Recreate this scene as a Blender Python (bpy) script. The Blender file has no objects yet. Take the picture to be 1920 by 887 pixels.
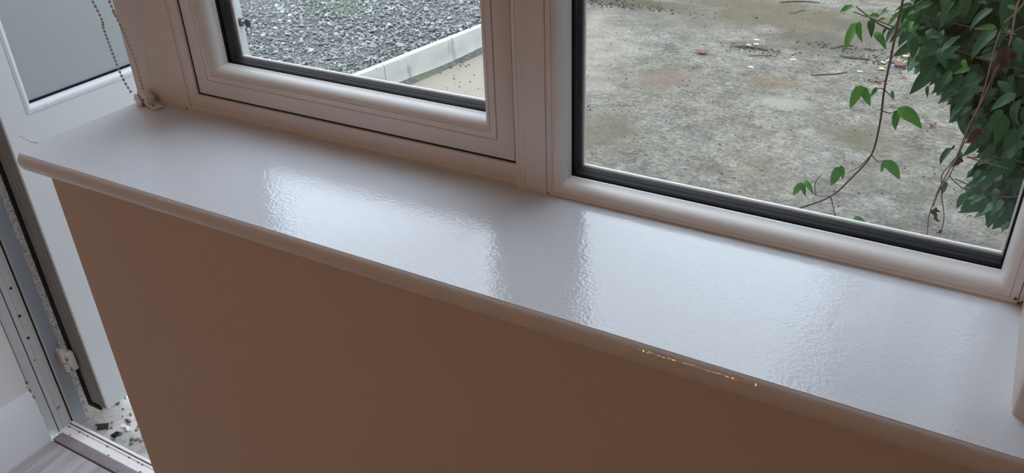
import bpy, bmesh, math, random
import numpy as np
from mathutils import Vector, Matrix, noise

# ------------------------------------------------------------------ camera, world, lights, exposure
S = bpy.context.scene
COL = S.collection
CAMZ = 1.7397
F_PX = 1586.38
CR = ((0.86575888, 0.49921433, -0.03530738),      # rows: image right, image down, view axis (columns world X, Y, Z)
      (0.22859893, -0.45723253, -0.8594655),
      (-0.44520117, 0.73601866, -0.50997299))
cam = bpy.data.cameras.new('camera')
camo = bpy.data.objects.new('camera', cam)
COL.objects.link(camo)
cam.sensor_width = 36.0
cam.lens = 36.0 * F_PX / 1920.0
cam.clip_start = 0.02
camo.matrix_world = Matrix((
    (CR[0][0], -CR[1][0], -CR[2][0], 0.0),
    (CR[0][1], -CR[1][1], -CR[2][1], 0.0),
    (CR[0][2], -CR[1][2], -CR[2][2], CAMZ),
    (0, 0, 0, 1)))
S.camera = camo

S.view_settings.view_transform = 'Standard'
S.view_settings.look = 'None'
S.view_settings.gamma = 1.0
S.view_settings.use_curve_mapping = False
S.view_settings.exposure = 0.0

world = bpy.data.worlds.new('overcast_sky')
S.world = world
world.use_nodes = True
wn = world.node_tree
wn.nodes.clear()
w_out = wn.nodes.new('ShaderNodeOutputWorld')
w_bg = wn.nodes.new('ShaderNodeBackground')
w_geo = wn.nodes.new('ShaderNodeTexCoord')
w_sep = wn.nodes.new('ShaderNodeSeparateXYZ')
w_ramp = wn.nodes.new('ShaderNodeValToRGB')
w_ramp.color_ramp.elements[0].position = 0.0
w_ramp.color_ramp.elements[0].color = (0.84, 0.94, 1.08, 1)
w_ramp.color_ramp.elements[1].position = 0.8
w_ramp.color_ramp.elements[1].color = (0.90, 1.0, 1.15, 1)
wn.links.new(w_geo.outputs['Generated'], w_sep.inputs[0])
wn.links.new(w_sep.outputs['Z'], w_ramp.inputs[0])
wn.links.new(w_ramp.outputs[0], w_bg.inputs['Color'])
w_bg.inputs['Strength'].default_value = 3.7
wn.links.new(w_bg.outputs[0], w_out.inputs[0])


def area_lamp(name, loc, size, power, color):
    l = bpy.data.lights.new(name, 'AREA')
    l.shape = 'DISK'
    l.size = size
    l.energy = power
    l.color = color
    o = bpy.data.objects.new(name, l)
    o.location = loc
    COL.objects.link(o)
    return o


area_lamp('ceiling_lamp_light', (-0.82, -1.6, 2.30), 0.16, 10.5, (1.0, 0.50, 0.22))

# ------------------------------------------------------------------ pixel rays to points at real depths


def ray(u, v):
    a = ((u - 960) / F_PX, (v - 443.5) / F_PX, 1.0)
    return Vector([sum(CR[i][k] * a[i] for i in range(3)) for k in range(3)])


def at_y(u, v, y):
    d = ray(u, v)
    d = d * (y / d.y)
    d.z += CAMZ
    return d


def at_x(u, v, x):
    d = ray(u, v)
    d = d * (x / d.x)
    d.z += CAMZ
    return d


def at_z(u, v, z):
    d = ray(u, v)
    d = d * ((z - CAMZ) / d.z)
    d.z += CAMZ
    return d


# ------------------------------------------------------------------ materials
def mat(name):
    m = bpy.data.materials.new(name)
    m.use_nodes = True
    return m, m.node_tree, m.node_tree.nodes['Principled BSDF']


def plain(name, rgb, rough=0.5, spec=0.5, metal=0.0, var=0.04, vscale=8.0, bump=0.0, bscale=300.0, bdist=0.001):
    m, t, b = mat(name)
    b.inputs['Roughness'].default_value = rough
    b.inputs['Specular IOR Level'].default_value = spec
    b.inputs['Metallic'].default_value = metal
    tc = t.nodes.new('ShaderNodeTexCoord')
    n = t.nodes.new('ShaderNodeTexNoise')
    n.inputs['Scale'].default_value = vscale
    n.inputs['Detail'].default_value = 4
    t.links.new(tc.outputs['Object'], n.inputs['Vector'])
    r = t.nodes.new('ShaderNodeMix')
    r.data_type = 'RGBA'
    r.inputs[6].default_value = (*[c * (1 - var) for c in rgb], 1)
    r.inputs[7].default_value = (*[min(1, c * (1 + var)) for c in rgb], 1)
    t.links.new(n.outputs['Fac'], r.inputs[0])
    t.links.new(r.outputs[2], b.inputs['Base Color'])
    if bump:
        n2 = t.nodes.new('ShaderNodeTexNoise')
        n2.inputs['Scale'].default_value = bscale
        n2.inputs['Detail'].default_value = 3
        t.links.new(tc.outputs['Object'], n2.inputs['Vector'])
        bp = t.nodes.new('ShaderNodeBump')
        bp.inputs['Strength'].default_value = bump
        bp.inputs['Distance'].default_value = bdist
        t.links.new(n2.outputs['Fac'], bp.inputs['Height'])
        t.links.new(bp.outputs[0], b.inputs['Normal'])
    return m


M = {}
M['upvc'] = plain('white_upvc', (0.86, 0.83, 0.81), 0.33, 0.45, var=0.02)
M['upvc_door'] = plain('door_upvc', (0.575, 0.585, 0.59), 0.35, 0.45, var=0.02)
M['wall'] = plain('warm_white_emulsion', (0.70, 0.635, 0.59), 0.75, 0.3, var=0.015, vscale=3, bump=0.12, bscale=220, bdist=0.0006)
M['wall_white'] = plain('white_emulsion', (0.70, 0.69, 0.68), 0.7, 0.3, var=0.015, vscale=3, bump=0.1, bscale=220, bdist=0.0006)
M['gloss_trim'] = plain('white_gloss_trim', (0.66, 0.665, 0.69), 0.25, 0.5, var=0.01)
M['ceiling'] = plain('ceiling_paint', (0.8, 0.78, 0.74), 0.85, 0.2, var=0.01)
M['black_rubber'] = plain('black_rubber', (0.006, 0.006, 0.007), 0.5, 0.25)
M['gasket'] = plain('grey_gasket', (0.008, 0.009, 0.014), 0.6, 0.15)
M['spacer'] = plain('dark_spacer_bar', (0.003, 0.0035, 0.008), 0.6, 0.12)
M['grime'] = plain('brown_grime', (0.10, 0.065, 0.045), 0.8, 0.2, var=0.4, vscale=200)
M['steel'] = plain('dull_steel', (0.42, 0.42, 0.42), 0.35, 0.5, metal=0.9)
M['dark_metal'] = plain('dark_aged_metal', (0.10, 0.095, 0.09), 0.45, 0.5, metal=0.7)
M['chain'] = plain('ivory_chain_plastic', (0.70, 0.66, 0.58), 0.35, 0.5)
M['caulk'] = plain('sealant', (0.70, 0.62, 0.56), 0.5, 0.4, var=0.08, vscale=60)
M['grey_profile'] = plain('weathered_grey_profile', (0.27, 0.265, 0.245), 0.45, 0.35, var=0.12, vscale=20)
M['pebbledash_far'] = plain('grey_render', (0.16, 0.155, 0.145), 0.9, 0.2)
M['roof_far'] = plain('dark_slate_roof', (0.07, 0.07, 0.075), 0.7, 0.3)
M['jamb_outer'] = plain('bluish_grey_jamb', (0.40, 0.445, 0.50), 0.4, 0.4, var=0.03)
M['kerb'] = None


def sill_material():
    m, t, b = mat('white_gloss_sill_paint')
    b.inputs['Base Color'].default_value = (0.79, 0.81, 0.865, 1)
    b.inputs['Roughness'].default_value = 0.055
    b.inputs['Specular IOR Level'].default_value = 0.55
    tc = t.nodes.new('ShaderNodeTexCoord')
    n = t.nodes.new('ShaderNodeTexNoise')
    n.inputs['Scale'].default_value = 210
    n.inputs['Detail'].default_value = 2
    n.inputs['Roughness'].default_value = 0.5
    t.links.new(tc.outputs['Object'], n.inputs['Vector'])
    n2 = t.nodes.new('ShaderNodeTexNoise')
    n2.inputs['Scale'].default_value = 40
    n2.inputs['Detail'].default_value = 1
    t.links.new(tc.outputs['Object'], n2.inputs['Vector'])
    ad = t.nodes.new('ShaderNodeMath')
    ad.operation = 'MULTIPLY_ADD'
    t.links.new(n2.outputs['Fac'], ad.inputs[0])
    ad.inputs[1].default_value = 0.7
    t.links.new(n.outputs['Fac'], ad.inputs[2])
    bp = t.nodes.new('ShaderNodeBump')
    bp.inputs['Strength'].default_value = 0.43
    bp.inputs['Distance'].default_value = 0.0010
    t.links.new(ad.outputs[0], bp.inputs['Height'])
    t.links.new(bp.outputs[0], b.inputs['Normal'])
    return m


M['sill'] = sill_material()


def glass_material(name, tint=(0.985, 0.995, 0.99), base=0.022, haze=0.0):
    m = bpy.data.materials.new(name)
    m.use_nodes = True
    t = m.node_tree
    t.nodes.clear()
    out = t.nodes.new('ShaderNodeOutputMaterial')
    tr = t.nodes.new('ShaderNodeBsdfTransparent')
    tr.inputs[0].default_value = (*tint, 1)
    gl = t.nodes.new('ShaderNodeBsdfGlossy')
    gl.inputs['Roughness'].default_value = 0.02
    lw = t.nodes.new('ShaderNodeLayerWeight')
    lw.inputs['Blend'].default_value = 0.5
    pw = t.nodes.new('ShaderNodeMath'); pw.operation = 'POWER'; pw.inputs[1].default_value = 5
    t.links.new(lw.outputs['Facing'], pw.inputs[0])
    ml = t.nodes.new('ShaderNodeMath'); ml.operation = 'MULTIPLY_ADD'
    ml.inputs[1].default_value = 1 - base; ml.inputs[2].default_value = base
    t.links.new(pw.outputs[0], ml.inputs[0])
    mx = t.nodes.new('ShaderNodeMixShader')
    t.links.new(ml.outputs[0], mx.inputs[0])
    t.links.new(tr.outputs[0], mx.inputs[1])
    t.links.new(gl.outputs[0], mx.inputs[2])
    t.links.new(mx.outputs[0], out.inputs[0])
    return m


M['glass'] = glass_material('clear_glass')


def frosted_material():
    m, t, b = mat('frosted_glass')
    b.inputs['Base Color'].default_value = (0.36, 0.39, 0.385, 1)
    b.inputs['Roughness'].default_value = 0.45
    b.inputs['Transmission Weight'].default_value = 0.15
    tc = t.nodes.new('ShaderNodeTexCoord')
    n = t.nodes.new('ShaderNodeTexNoise')
    n.inputs['Scale'].default_value = 500
    t.links.new(tc.outputs['Object'], n.inputs['Vector'])
    bp = t.nodes.new('ShaderNodeBump')
    bp.inputs['Strength'].default_value = 0.4
    bp.inputs['Distance'].default_value = 0.0008
    t.links.new(n.outputs['Fac'], bp.inputs['Height'])
    t.links.new(bp.outputs[0], b.inputs['Normal'])
    return m


M['frosted'] = frosted_material()


def ramp(t, src, stops):
    r = t.nodes.new('ShaderNodeValToRGB')
    e = r.color_ramp.elements
    e[0].position, e[0].color = stops[0][0], (*stops[0][1], 1)
    e[1].position, e[1].color = stops[1][0], (*stops[1][1], 1)
    for p, c in stops[2:]:
        q = e.new(p)
        q.color = (*c, 1)
    t.links.new(src, r.inputs[0])
    return r.outputs[0]


def noise_node(t, vec, scale, detail=4, rough=0.55, sx=1, sy=1, off=(0, 0, 0)):
    mp = t.nodes.new('ShaderNodeMapping')
    mp.inputs['Scale'].default_value = (sx, sy, 1)
    mp.inputs['Location'].default_value = off
    t.links.new(vec, mp.inputs['Vector'])
    n = t.nodes.new('ShaderNodeTexNoise')
    n.inputs['Scale'].default_value = scale
    n.inputs['Detail'].default_value = detail
    n.inputs['Roughness'].default_value = rough
    t.links.new(mp.outputs[0], n.inputs['Vector'])
    return n.outputs['Fac']


def mixc(t, fac, a, b, mode='MIX'):
    x = t.nodes.new('ShaderNodeMix')
    x.data_type = 'RGBA'
    x.blend_type = mode
    for i, v in ((0, fac), (6, a), (7, b)):
        if isinstance(v, (int, float)):
            x.inputs[i].default_value = v
        elif isinstance(v, tuple):
            x.inputs[i].default_value = (*v, 1)
        else:
            t.links.new(v, x.inputs[i])
    return x.outputs[2]


def stain_or_lift(t, vec, cx, cy, rx, ry, soft=0.5):
    """a patch of dirt, sand or shade-lifting paleness with a ragged edge lying at (cx, cy) on the ground"""
    n = noise_node(t, vec, 5.0, 5, 0.6, off=(cx * 3, cy, 0))
    mp = t.nodes.new('ShaderNodeMapping')
    mp.inputs['Location'].default_value = (-cx / rx, -cy / ry, 0)
    mp.inputs['Scale'].default_value = (1 / rx, 1 / ry, 0)
    t.links.new(vec, mp.inputs['Vector'])
    ln = t.nodes.new('ShaderNodeVectorMath'); ln.operation = 'LENGTH'
    t.links.new(mp.outputs[0], ln.inputs[0])
    a = t.nodes.new('ShaderNodeMath'); a.operation = 'MULTIPLY_ADD'
    t.links.new(n, a.inputs[0]); a.inputs[1].default_value = 1.4
    t.links.new(ln.outputs['Value'], a.inputs[2])
    r = t.nodes.new('ShaderNodeMapRange')
    r.inputs['From Min'].default_value = 1.7 + soft * 0.3
    r.inputs['From Max'].default_value = 1.7 - soft
    t.links.new(a.outputs[0], r.inputs['Value'])
    return r.outputs[0]


def concrete_material():
    m, t, b = mat('weathered_concrete')
    tc = t.nodes.new('ShaderNodeTexCoord')
    v = tc.outputs['Object']
    big = noise_node(t, v, 1.3, 5, 0.6)
    mid = noise_node(t, v, 7, 6, 0.65)
    fine = noise_node(t, v, 60, 4, 0.7)
    c = ramp(t, big, [(0.3, (0.27, 0.262, 0.248)), (0.7, (0.345, 0.345, 0.335)), (0.5, (0.31, 0.305, 0.292))])
    c = mixc(t, 0.8, c, ramp(t, mid, [(0.32, (0.27, 0.265, 0.25)), (0.70, (0.76, 0.755, 0.735))]), 'OVERLAY')
    c = mixc(t, 0.5, c, ramp(t, noise_node(t, v, 30, 5, 0.75, sx=0.8, off=(1, 8, 0)), [(0.36, (0.30, 0.30, 0.30)), (0.5, (0.5, 0.5, 0.5)), (0.62, (0.74, 0.74, 0.73))]), 'OVERLAY')
    c = mixc(t, 0.7, c, ramp(t, fine, [(0.30, (0.12, 0.12, 0.12)), (0.70, (0.90, 0.90, 0.89))]), 'OVERLAY')
    # pale worn flakes, moss and brown soil marks that have places of their own
    flake = ramp(t, noise_node(t, v, 9, 6, 0.75, off=(3, 1, 0)), [(0.575, (0, 0, 0)), (0.65, (1, 1, 1))])
    c = mixc(t, flake, c, (0.50, 0.495, 0.47))
    wh = ramp(t, noise_node(t, v, 38, 3, 0.6, sx=0.6, off=(2, 15, 0)), [(0.64, (0, 0, 0)), (0.68, (0.8, 0.8, 0.8))])
    c = mixc(t, wh, c, (0.58, 0.58, 0.57))
    spk = ramp(t, noise_node(t, v, 45, 2, 0.5, sx=0.7, off=(7, 5, 0)), [(0.70, (0, 0, 0)), (0.74, (1, 1, 1))])
    c = mixc(t, spk, c, (0.10, 0.095, 0.085))
    moss = ramp(t, noise_node(t, v, 2.2, 5, 0.6, off=(11, 2, 0)), [(0.50, (0, 0, 0)), (0.70, (0.5, 0.5, 0.5))])
    c = mixc(t, moss, c, (0.20, 0.20, 0.12))
    for (u, w, rx, ry, col, k) in (
            (1450, 25, 0.85, 0.42, (0.21, 0.185, 0.13), 0.75), (1250, 35, 0.5, 0.3, (0.24, 0.235, 0.20), 0.5),
            (1130, 250, 0.20, 0.30, (0.20, 0.195, 0.125), 0.55), (1560, 80, 0.45, 0.28, (0.16, 0.145, 0.12), 0.55),
            (1250, 150, 0.20, 0.18, (0.33, 0.25, 0.22), 0.5), (1455, 155, 0.20, 0.12, (0.30, 0.22, 0.15), 0.45),
            (1480, 195, 0.16, 0.09, (0.52, 0.51, 0.48), 0.7), (1620, 260, 0.22, 0.16, (0.19, 0.185, 0.12), 0.6),
            (1170, 4, 0.55, 0.16, (0.13, 0.13, 0.08), 0.75), (1700, 60, 0.5, 0.4, (0.15, 0.14, 0.11), 0.5), (1400, 85, 0.2, 0.08, (0.15, 0.135, 0.12), 0.6)):
        p = at_z(u, w, -0.03)
        s = stain_or_lift(t, v, p.x, p.y, rx, ry)
        mm = t.nodes.new('ShaderNodeMath'); mm.operation = 'MULTIPLY'
        t.links.new(s, mm.inputs[0]); mm.inputs[1].default_value = min(.9, k * 1.15)
        c = mixc(t, mm.outputs[0], c, col)
    # dusty sand near the kerb
    p = at_z(850, 150, -0.03)
    s = stain_or_lift(t, v, p.x, p.y + 0.3, 0.8, 1.3)
    c = mixc(t, s, c, (0.60, 0.57, 0.51))
    c = mixc(t, 1.0, c, (0.445, 0.408, 0.362), 'MULTIPLY')
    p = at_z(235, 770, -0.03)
    c = mixc(t, stain_or_lift(t, v, -1.95, 1.1, 0.8, 0.5), c, mixc(t, 0.8, (0.33, 0.315, 0.285), ramp(t, mid, [(0.35, (0.2, 0.2, 0.2)), (0.6, (0.8, 0.8, 0.8))]), 'OVERLAY'))  # pale broken concrete by the door, lightened further to offset the shade there
    c = mixc(t, stain_or_lift(t, v, -2.10, 1.16, 0.36, 0.15, 0.2), c, (0.66, 0.64, 0.60))  # palest core, also painted lighter against the shade
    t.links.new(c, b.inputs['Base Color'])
    b.inputs['Roughness'].default_value = 0.85
    b.inputs['Specular IOR Level'].default_value = 0.25
    bp = t.nodes.new('ShaderNodeBump')
    bp.inputs['Strength'].default_value = 0.9
    bp.inputs['Distance'].default_value = 0.01
    hh = mixc(t, 0.5, mid, fine)
    t.links.new(hh, bp.inputs['Height'])
    t.links.new(bp.outputs[0], b.inputs['Normal'])
    return m


M['concrete'] = concrete_material()


def kerb_material():
    m, t, b = mat('pale_cast_kerb')
    tc = t.nodes.new('ShaderNodeTexCoord')
    v = tc.outputs['Object']
    c = ramp(t, noise_node(t, v, 8, 5, 0.6), [(0.3, (0.37, 0.36, 0.335)), (0.7, (0.46, 0.45, 0.42))])
    d = ramp(t, noise_node(t, v, 3.0, 3, 0.5, sx=1, sy=3.5, off=(2, 9, 0)), [(0.62, (0, 0, 0)), (0.68, (0.7, 0.7, 0.7))])
    c = mixc(t, d, c, (0.22, 0.22, 0.215))
    t.links.new(c, b.inputs['Base Color'])
    b.inputs['Roughness'].default_value = 0.8
    return m


M['kerb'] = kerb_material()


def stone_material(name, stops, spread=1.0):
    m, t, b = mat(name)
    oi = t.nodes.new('ShaderNodeObjectInfo')
    at = t.nodes.new('ShaderNodeAttribute')
    at.attribute_name = 'tone'
    ad = t.nodes.new('ShaderNodeMath'); ad.operation = 'ADD'
    t.links.new(at.outputs['Fac'], ad.inputs[0])
    t.links.new(oi.outputs['Random'], ad.inputs[1])
    fr = t.nodes.new('ShaderNodeMath'); fr.operation = 'FRACT'
    t.links.new(ad.outputs[0], fr.inputs[0])
    c = ramp(t, fr.outputs[0], stops)
    tc = t.nodes.new('ShaderNodeTexCoord')
    c = mixc(t, 0.4, c, ramp(t, noise_node(t, tc.outputs['Object'], 70, 3, 0.6), [(0.3, (0.25, 0.25, 0.25)), (0.7, (0.75, 0.75, 0.75))]), 'OVERLAY')
    t.links.new(c, b.inputs['Base Color'])
    b.inputs['Roughness'].default_value = 0.6
    b.inputs['Specular IOR Level'].default_value = 0.35
    return m


M['slate'] = stone_material('slate_chippings', [
    (0.0, (0.11, 0.115, 0.12)), (0.30, (0.19, 0.20, 0.205)), (0.55, (0.27, 0.275, 0.275)), (0.75, (0.17, 0.155, 0.13)),
    (0.92, (0.36, 0.36, 0.34)), (1.0, (0.42, 0.41, 0.39))])
M['rubble'] = stone_material('rubble', [(0.0, (0.02, 0.017, 0.014)), (0.5, (0.06, 0.05, 0.042)), (0.85, (0.13, 0.12, 0.105)), (0.97, (0.2, 0.19, 0.18)), (1.0, (0.6, 0.59, 0.57))])


def gravel_base_material():
    m, t, b = mat('gravel_grit')
    tc = t.nodes.new('ShaderNodeTexCoord')
    v = tc.outputs['Object']
    c = ramp(t, noise_node(t, v, 55, 4, 0.7), [(0.3, (0.04, 0.04, 0.04)), (0.5, (0.10, 0.10, 0.098)), (0.7, (0.20, 0.20, 0.19))])
    g = ramp(t, noise_node(t, v, 1.6, 4, 0.6, off=(4, 4, 0)), [(0.56, (0, 0, 0)), (0.66, (0.6, 0.6, 0.6))])
    c = mixc(t, g, c, (0.10, 0.14, 0.05))
    t.links.new(c, b.inputs['Base Color'])
    b.inputs['Roughness'].default_value = 0.9
    bp = t.nodes.new('ShaderNodeBump')
    bp.inputs['Distance'].default_value = 0.02
    t.links.new(noise_node(t, v, 60, 3, 0.6), bp.inputs['Height'])
    t.links.new(bp.outputs[0], b.inputs['Normal'])
    return m


M['grit'] = gravel_base_material()


def pebbledash_material():
    m, t, b = mat('pebbledash_render')
    tc = t.nodes.new('ShaderNodeTexCoord')
    vo = t.nodes.new('ShaderNodeTexVoronoi')
    vo.inputs['Scale'].default_value = 230
    t.links.new(tc.outputs['Object'], vo.inputs['Vector'])
    sp = t.nodes.new('ShaderNodeSeparateColor')
    t.links.new(vo.outputs['Color'], sp.inputs[0])
    c = ramp(t, sp.outputs[0], [(0.0, (0.40, 0.36, 0.32)), (0.35, (0.80, 0.78, 0.74)), (1.0, (0.95, 0.94, 0.92))])
    t.links.new(c, b.inputs['Base Color'])
    b.inputs['Roughness'].default_value = 0.7
    bp = t.nodes.new('ShaderNodeBump')
    bp.invert = True
    bp.inputs['Distance'].default_value = 0.003
    t.links.new(vo.outputs['Distance'], bp.inputs['Height'])
    t.links.new(bp.outputs[0], b.inputs['Normal'])
    return m


M['pebbledash'] = pebbledash_material()


def plank_material():
    m, t, b = mat('grey_brown_laminate')
    tc = t.nodes.new('ShaderNodeTexCoord')
    oi = t.nodes.new('ShaderNodeObjectInfo')
    ofs = t.nodes.new('ShaderNodeVectorMath'); ofs.operation = 'ADD'
    t.links.new(tc.outputs['Object'], ofs.inputs[0])
    cb = t.nodes.new('ShaderNodeCombineXYZ')
    mu = t.nodes.new('ShaderNodeMath'); mu.operation = 'MULTIPLY'; mu.inputs[1].default_value = 17
    t.links.new(oi.outputs['Random'], mu.inputs[0])
    t.links.new(mu.outputs[0], cb.inputs[0]); t.links.new(mu.outputs[0], cb.inputs[1])
    t.links.new(cb.outputs[0], ofs.inputs[1])
    v = ofs.outputs[0]
    c = ramp(t, noise_node(t, v, 3.2, 5, 0.6, sx=7, sy=0.6), [(0.3, (0.24, 0.215, 0.215)), (0.7, (0.50, 0.47, 0.465))])
    c = mixc(t, 0.5, c, ramp(t, noise_node(t, v, 20, 4, 0.6, sx=9, sy=0.4), [(0.3, (0.28, 0.28, 0.28)), (0.7, (0.7, 0.7, 0.7))]), 'OVERLAY')
    t.links.new(c, b.inputs['Base Color'])
    b.inputs['Roughness'].default_value = 0.4
    return m


M['plank'] = plank_material()
M['strip'] = plain('purple_grey_wood_strip', (0.23, 0.195, 0.205), 0.42, 0.45, var=0.25, vscale=90)
M['plank_gap'] = plain('joint_shadow_dust', (0.05, 0.045, 0.04), 0.9, 0.1)


def leaf_material(name, dark, light, rough=0.42):
    m, t, b = mat(name)
    oi = t.nodes.new('ShaderNodeObjectInfo')
    at = t.nodes.new('ShaderNodeAttribute'); at.attribute_name = 'tone'
    ad = t.nodes.new('ShaderNodeMath'); ad.operation = 'ADD'
    t.links.new(oi.outputs['Random'], ad.inputs[0]); t.links.new(at.outputs['Fac'], ad.inputs[1])
    fr = t.nodes.new('ShaderNodeMath'); fr.operation = 'FRACT'
    t.links.new(ad.outputs[0], fr.inputs[0])
    c = ramp(t, fr.outputs[0], [(0.0, dark), (1.0, light)])
    uv = t.nodes.new('ShaderNodeUVMap')
    # veins: pale midrib and side ribs
    sp = t.nodes.new('ShaderNodeSeparateXYZ')
    t.links.new(uv.outputs[0], sp.inputs[0])
    ab = t.nodes.new('ShaderNodeMath'); ab.operation = 'ABSOLUTE'
    sb = t.nodes.new('ShaderNodeMath'); sb.operation = 'SUBTRACT'; sb.inputs[1].default_value = 0.5
    t.links.new(sp.outputs['X'], sb.inputs[0]); t.links.new(sb.outputs[0], ab.inputs[0])
    ml = t.nodes.new('ShaderNodeMath'); ml.operation = 'MULTIPLY_ADD'; ml.inputs[1].default_value = -1.1
    t.links.new(ab.outputs[0], ml.inputs[0]); t.links.new(sp.outputs['Y'], ml.inputs[2])
    m7 = t.nodes.new('ShaderNodeMath'); m7.operation = 'MULTIPLY'; m7.inputs[1].default_value = 7.0
    t.links.new(ml.outputs[0], m7.inputs[0])
    f2 = t.nodes.new('ShaderNodeMath'); f2.operation = 'FRACT'
    t.links.new(m7.outputs[0], f2.inputs[0])
    r1 = ramp(t, f2.outputs[0], [(0.0, (0.4, 0.4, 0.4)), (0.14, (0, 0, 0))])
    r2 = ramp(t, ab.outputs[0], [(0.012, (0.6, 0.6, 0.6)), (0.035, (0, 0, 0))])
    vein = mixc(t, 1.0, r1, r2, 'ADD')
    c2 = mixc(t, vein, c, tuple(min(1, x * 1.25 + 0.008) for x in light))
    t.links.new(c2, b.inputs['Base Color'])
    b.inputs['Roughness'].default_value = rough
    b.inputs['Specular IOR Level'].default_value = 0.4
    tl = t.nodes.new('ShaderNodeBsdfTranslucent')
    t.links.new(c2, tl.inputs[0])
    mx = t.nodes.new('ShaderNodeMixShader')
    mx.inputs[0].default_value = 0.28
    out = t.nodes['Material Output']
    t.links.new(b.outputs[0], mx.inputs[1]); t.links.new(tl.outputs[0], mx.inputs[2])
    t.links.new(mx.outputs[0], out.inputs[0])
    return m


M['leaf'] = leaf_material('shrub_leaf_green', (0.020, 0.075, 0.026), (0.050, 0.128, 0.050))
M['leaf_bright'] = leaf_material('fresh_leaf_green', (0.055, 0.19, 0.028), (0.10, 0.27, 0.045))
M['leaf_dead'] = leaf_material('withered_leaf_brown', (0.055, 0.022, 0.018), (0.11, 0.05, 0.035), 0.7)
M['stem'] = plain('reddish_brown_stem', (0.10, 0.055, 0.04), 0.6, 0.3, var=0.2, vscale=100)
M['stem_dry'] = plain('dry_tan_stem', (0.22, 0.15, 0.10), 0.7, 0.2, var=0.2, vscale=100)
M['twig'] = plain('dead_twig', (0.09, 0.07, 0.055), 0.85, 0.2, var=0.3, vscale=80)
M['butt'] = plain('white_paper_stub', (0.85, 0.84, 0.80), 0.8, 0.2)
M['yellow_leaf'] = plain('yellow_fallen_leaf', (0.62, 0.50, 0.14), 0.6, 0.3)
M['brown_leaf'] = plain('brown_fallen_leaf', (0.16, 0.08, 0.05), 0.8, 0.2, var=0.3, vscale=60)
M['hedge'] = leaf_material('hedge_leaf', (0.02, 0.05, 0.02), (0.05, 0.11, 0.04))


def lamp_glow():
    m = bpy.data.materials.new('warm_lamp_shade')
    m.use_nodes = True
    b = m.node_tree.nodes['Principled BSDF']
    b.inputs['Base Color'].default_value = (0.9, 0.8, 0.65, 1)
    b.inputs['Emission Color'].default_value = (1.0, 0.62, 0.32, 1)
    b.inputs['Emission Strength'].default_value = 6.0
    return m


M['lamp_glow'] = lamp_glow()


# ------------------------------------------------------------------ object helpers
def link_mesh(name, me, material=None, parent=None):
    if material is not None and not me.materials:
        me.materials.append(material)
    o = bpy.data.objects.new(name, me)
    COL.objects.link(o)
    if parent is not None:
        o.parent = parent
    return o


def finish(me, smooth=True, ang=35):
    if smooth:
        for p in me.polygons:
            p.use_smooth = True
        me.set_sharp_from_angle(angle=math.radians(ang))
    me.update()


def poly(name, verts, faces, material, parent=None, smooth=True, ang=35):
    me = bpy.data.meshes.new(name)
    me.from_pydata([tuple(v) for v in verts], [], faces)
    bm = bmesh.new(); bm.from_mesh(me)
    bmesh.ops.recalc_face_normals(bm, faces=bm.faces)
    bm.to_mesh(me); bm.free()
    finish(me, smooth, ang)
    return link_mesh(name, me, material, parent)


def box(name, a, b, material, parent=None, bevel=0.0, seg=2, smooth=True):
    bm = bmesh.new()
    bmesh.ops.create_cube(bm, size=1)
    a = Vector(a); b = Vector(b)
    for v in bm.verts:
        v.co = Vector([(a[i] + b[i]) / 2 + v.co[i] * (b[i] - a[i]) for i in range(3)])
    if bevel:
        bmesh.ops.bevel(bm, geom=list(bm.edges), offset=bevel, segments=seg, affect='EDGES', profile=0.5)
    me = bpy.data.meshes.new(name)
    bm.to_mesh(me); bm.free()
    finish(me, smooth)
    return link_mesh(name, me, material, parent)


def prism(name, pts, axis, lo, hi, material, parent=None, ang=35):
    """closed polygon pts (two other axes, in order) extruded along axis 0/1/2"""
    n = len(pts)
    vs = []
    for h in (lo, hi):
        for p in pts:
            if axis == 0: vs.append((h, p[0], p[1]))
            elif axis == 1: vs.append((p[0], h, p[1]))
            else: vs.append((p[0], p[1], h))
    fs = [tuple(range(n)), tuple(range(n, 2 * n))[::-1]] + [(i, (i + 1) % n, n + (i + 1) % n, n + i) for i in range(n)]
    return poly(name, vs, fs, material, parent, ang=ang)


def ring(names, x0, x1, z0, z1, prof, material, parent, which='BLTR', plane='XZ', c=0.0, sgn=1):
    """mitred frame members: prof is a closed loop of (inset, depth). plane XZ faces -Y (depth grows with +Y);
    plane YZ is a door leaf facing +X: first axis is Y, depth measured from x=c towards -X."""
    def pt(a, z, d):
        return (a, d, z) if plane == 'XZ' else (c - d, a, z)
    objs = []
    n = len(prof)
    for k in which:
        vs = []
        for end in (0, 1):
            for (d, y) in prof:
                if k == 'B': a, z = (x0 + d, z0 + d) if end == 0 else (x1 - d, z0 + d)
                elif k == 'T': a, z = (x0 + d, z1 - d) if end == 0 else (x1 - d, z1 - d)
                elif k == 'L': a, z = (x0 + d, z0 + d) if end == 0 else (x0 + d, z1 - d)
                else: a, z = (x1 - d, z0 + d) if end == 0 else (x1 - d, z1 - d)
                vs.append(pt(a, z, y))
        fs = [tuple(range(n)), tuple(range(n, 2 * n))[::-1]] + [(i, (i + 1) % n, n + (i + 1) % n, n + i) for i in range(n)]
        objs.append(poly(names, vs, fs, material, parent))
    return objs


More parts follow.
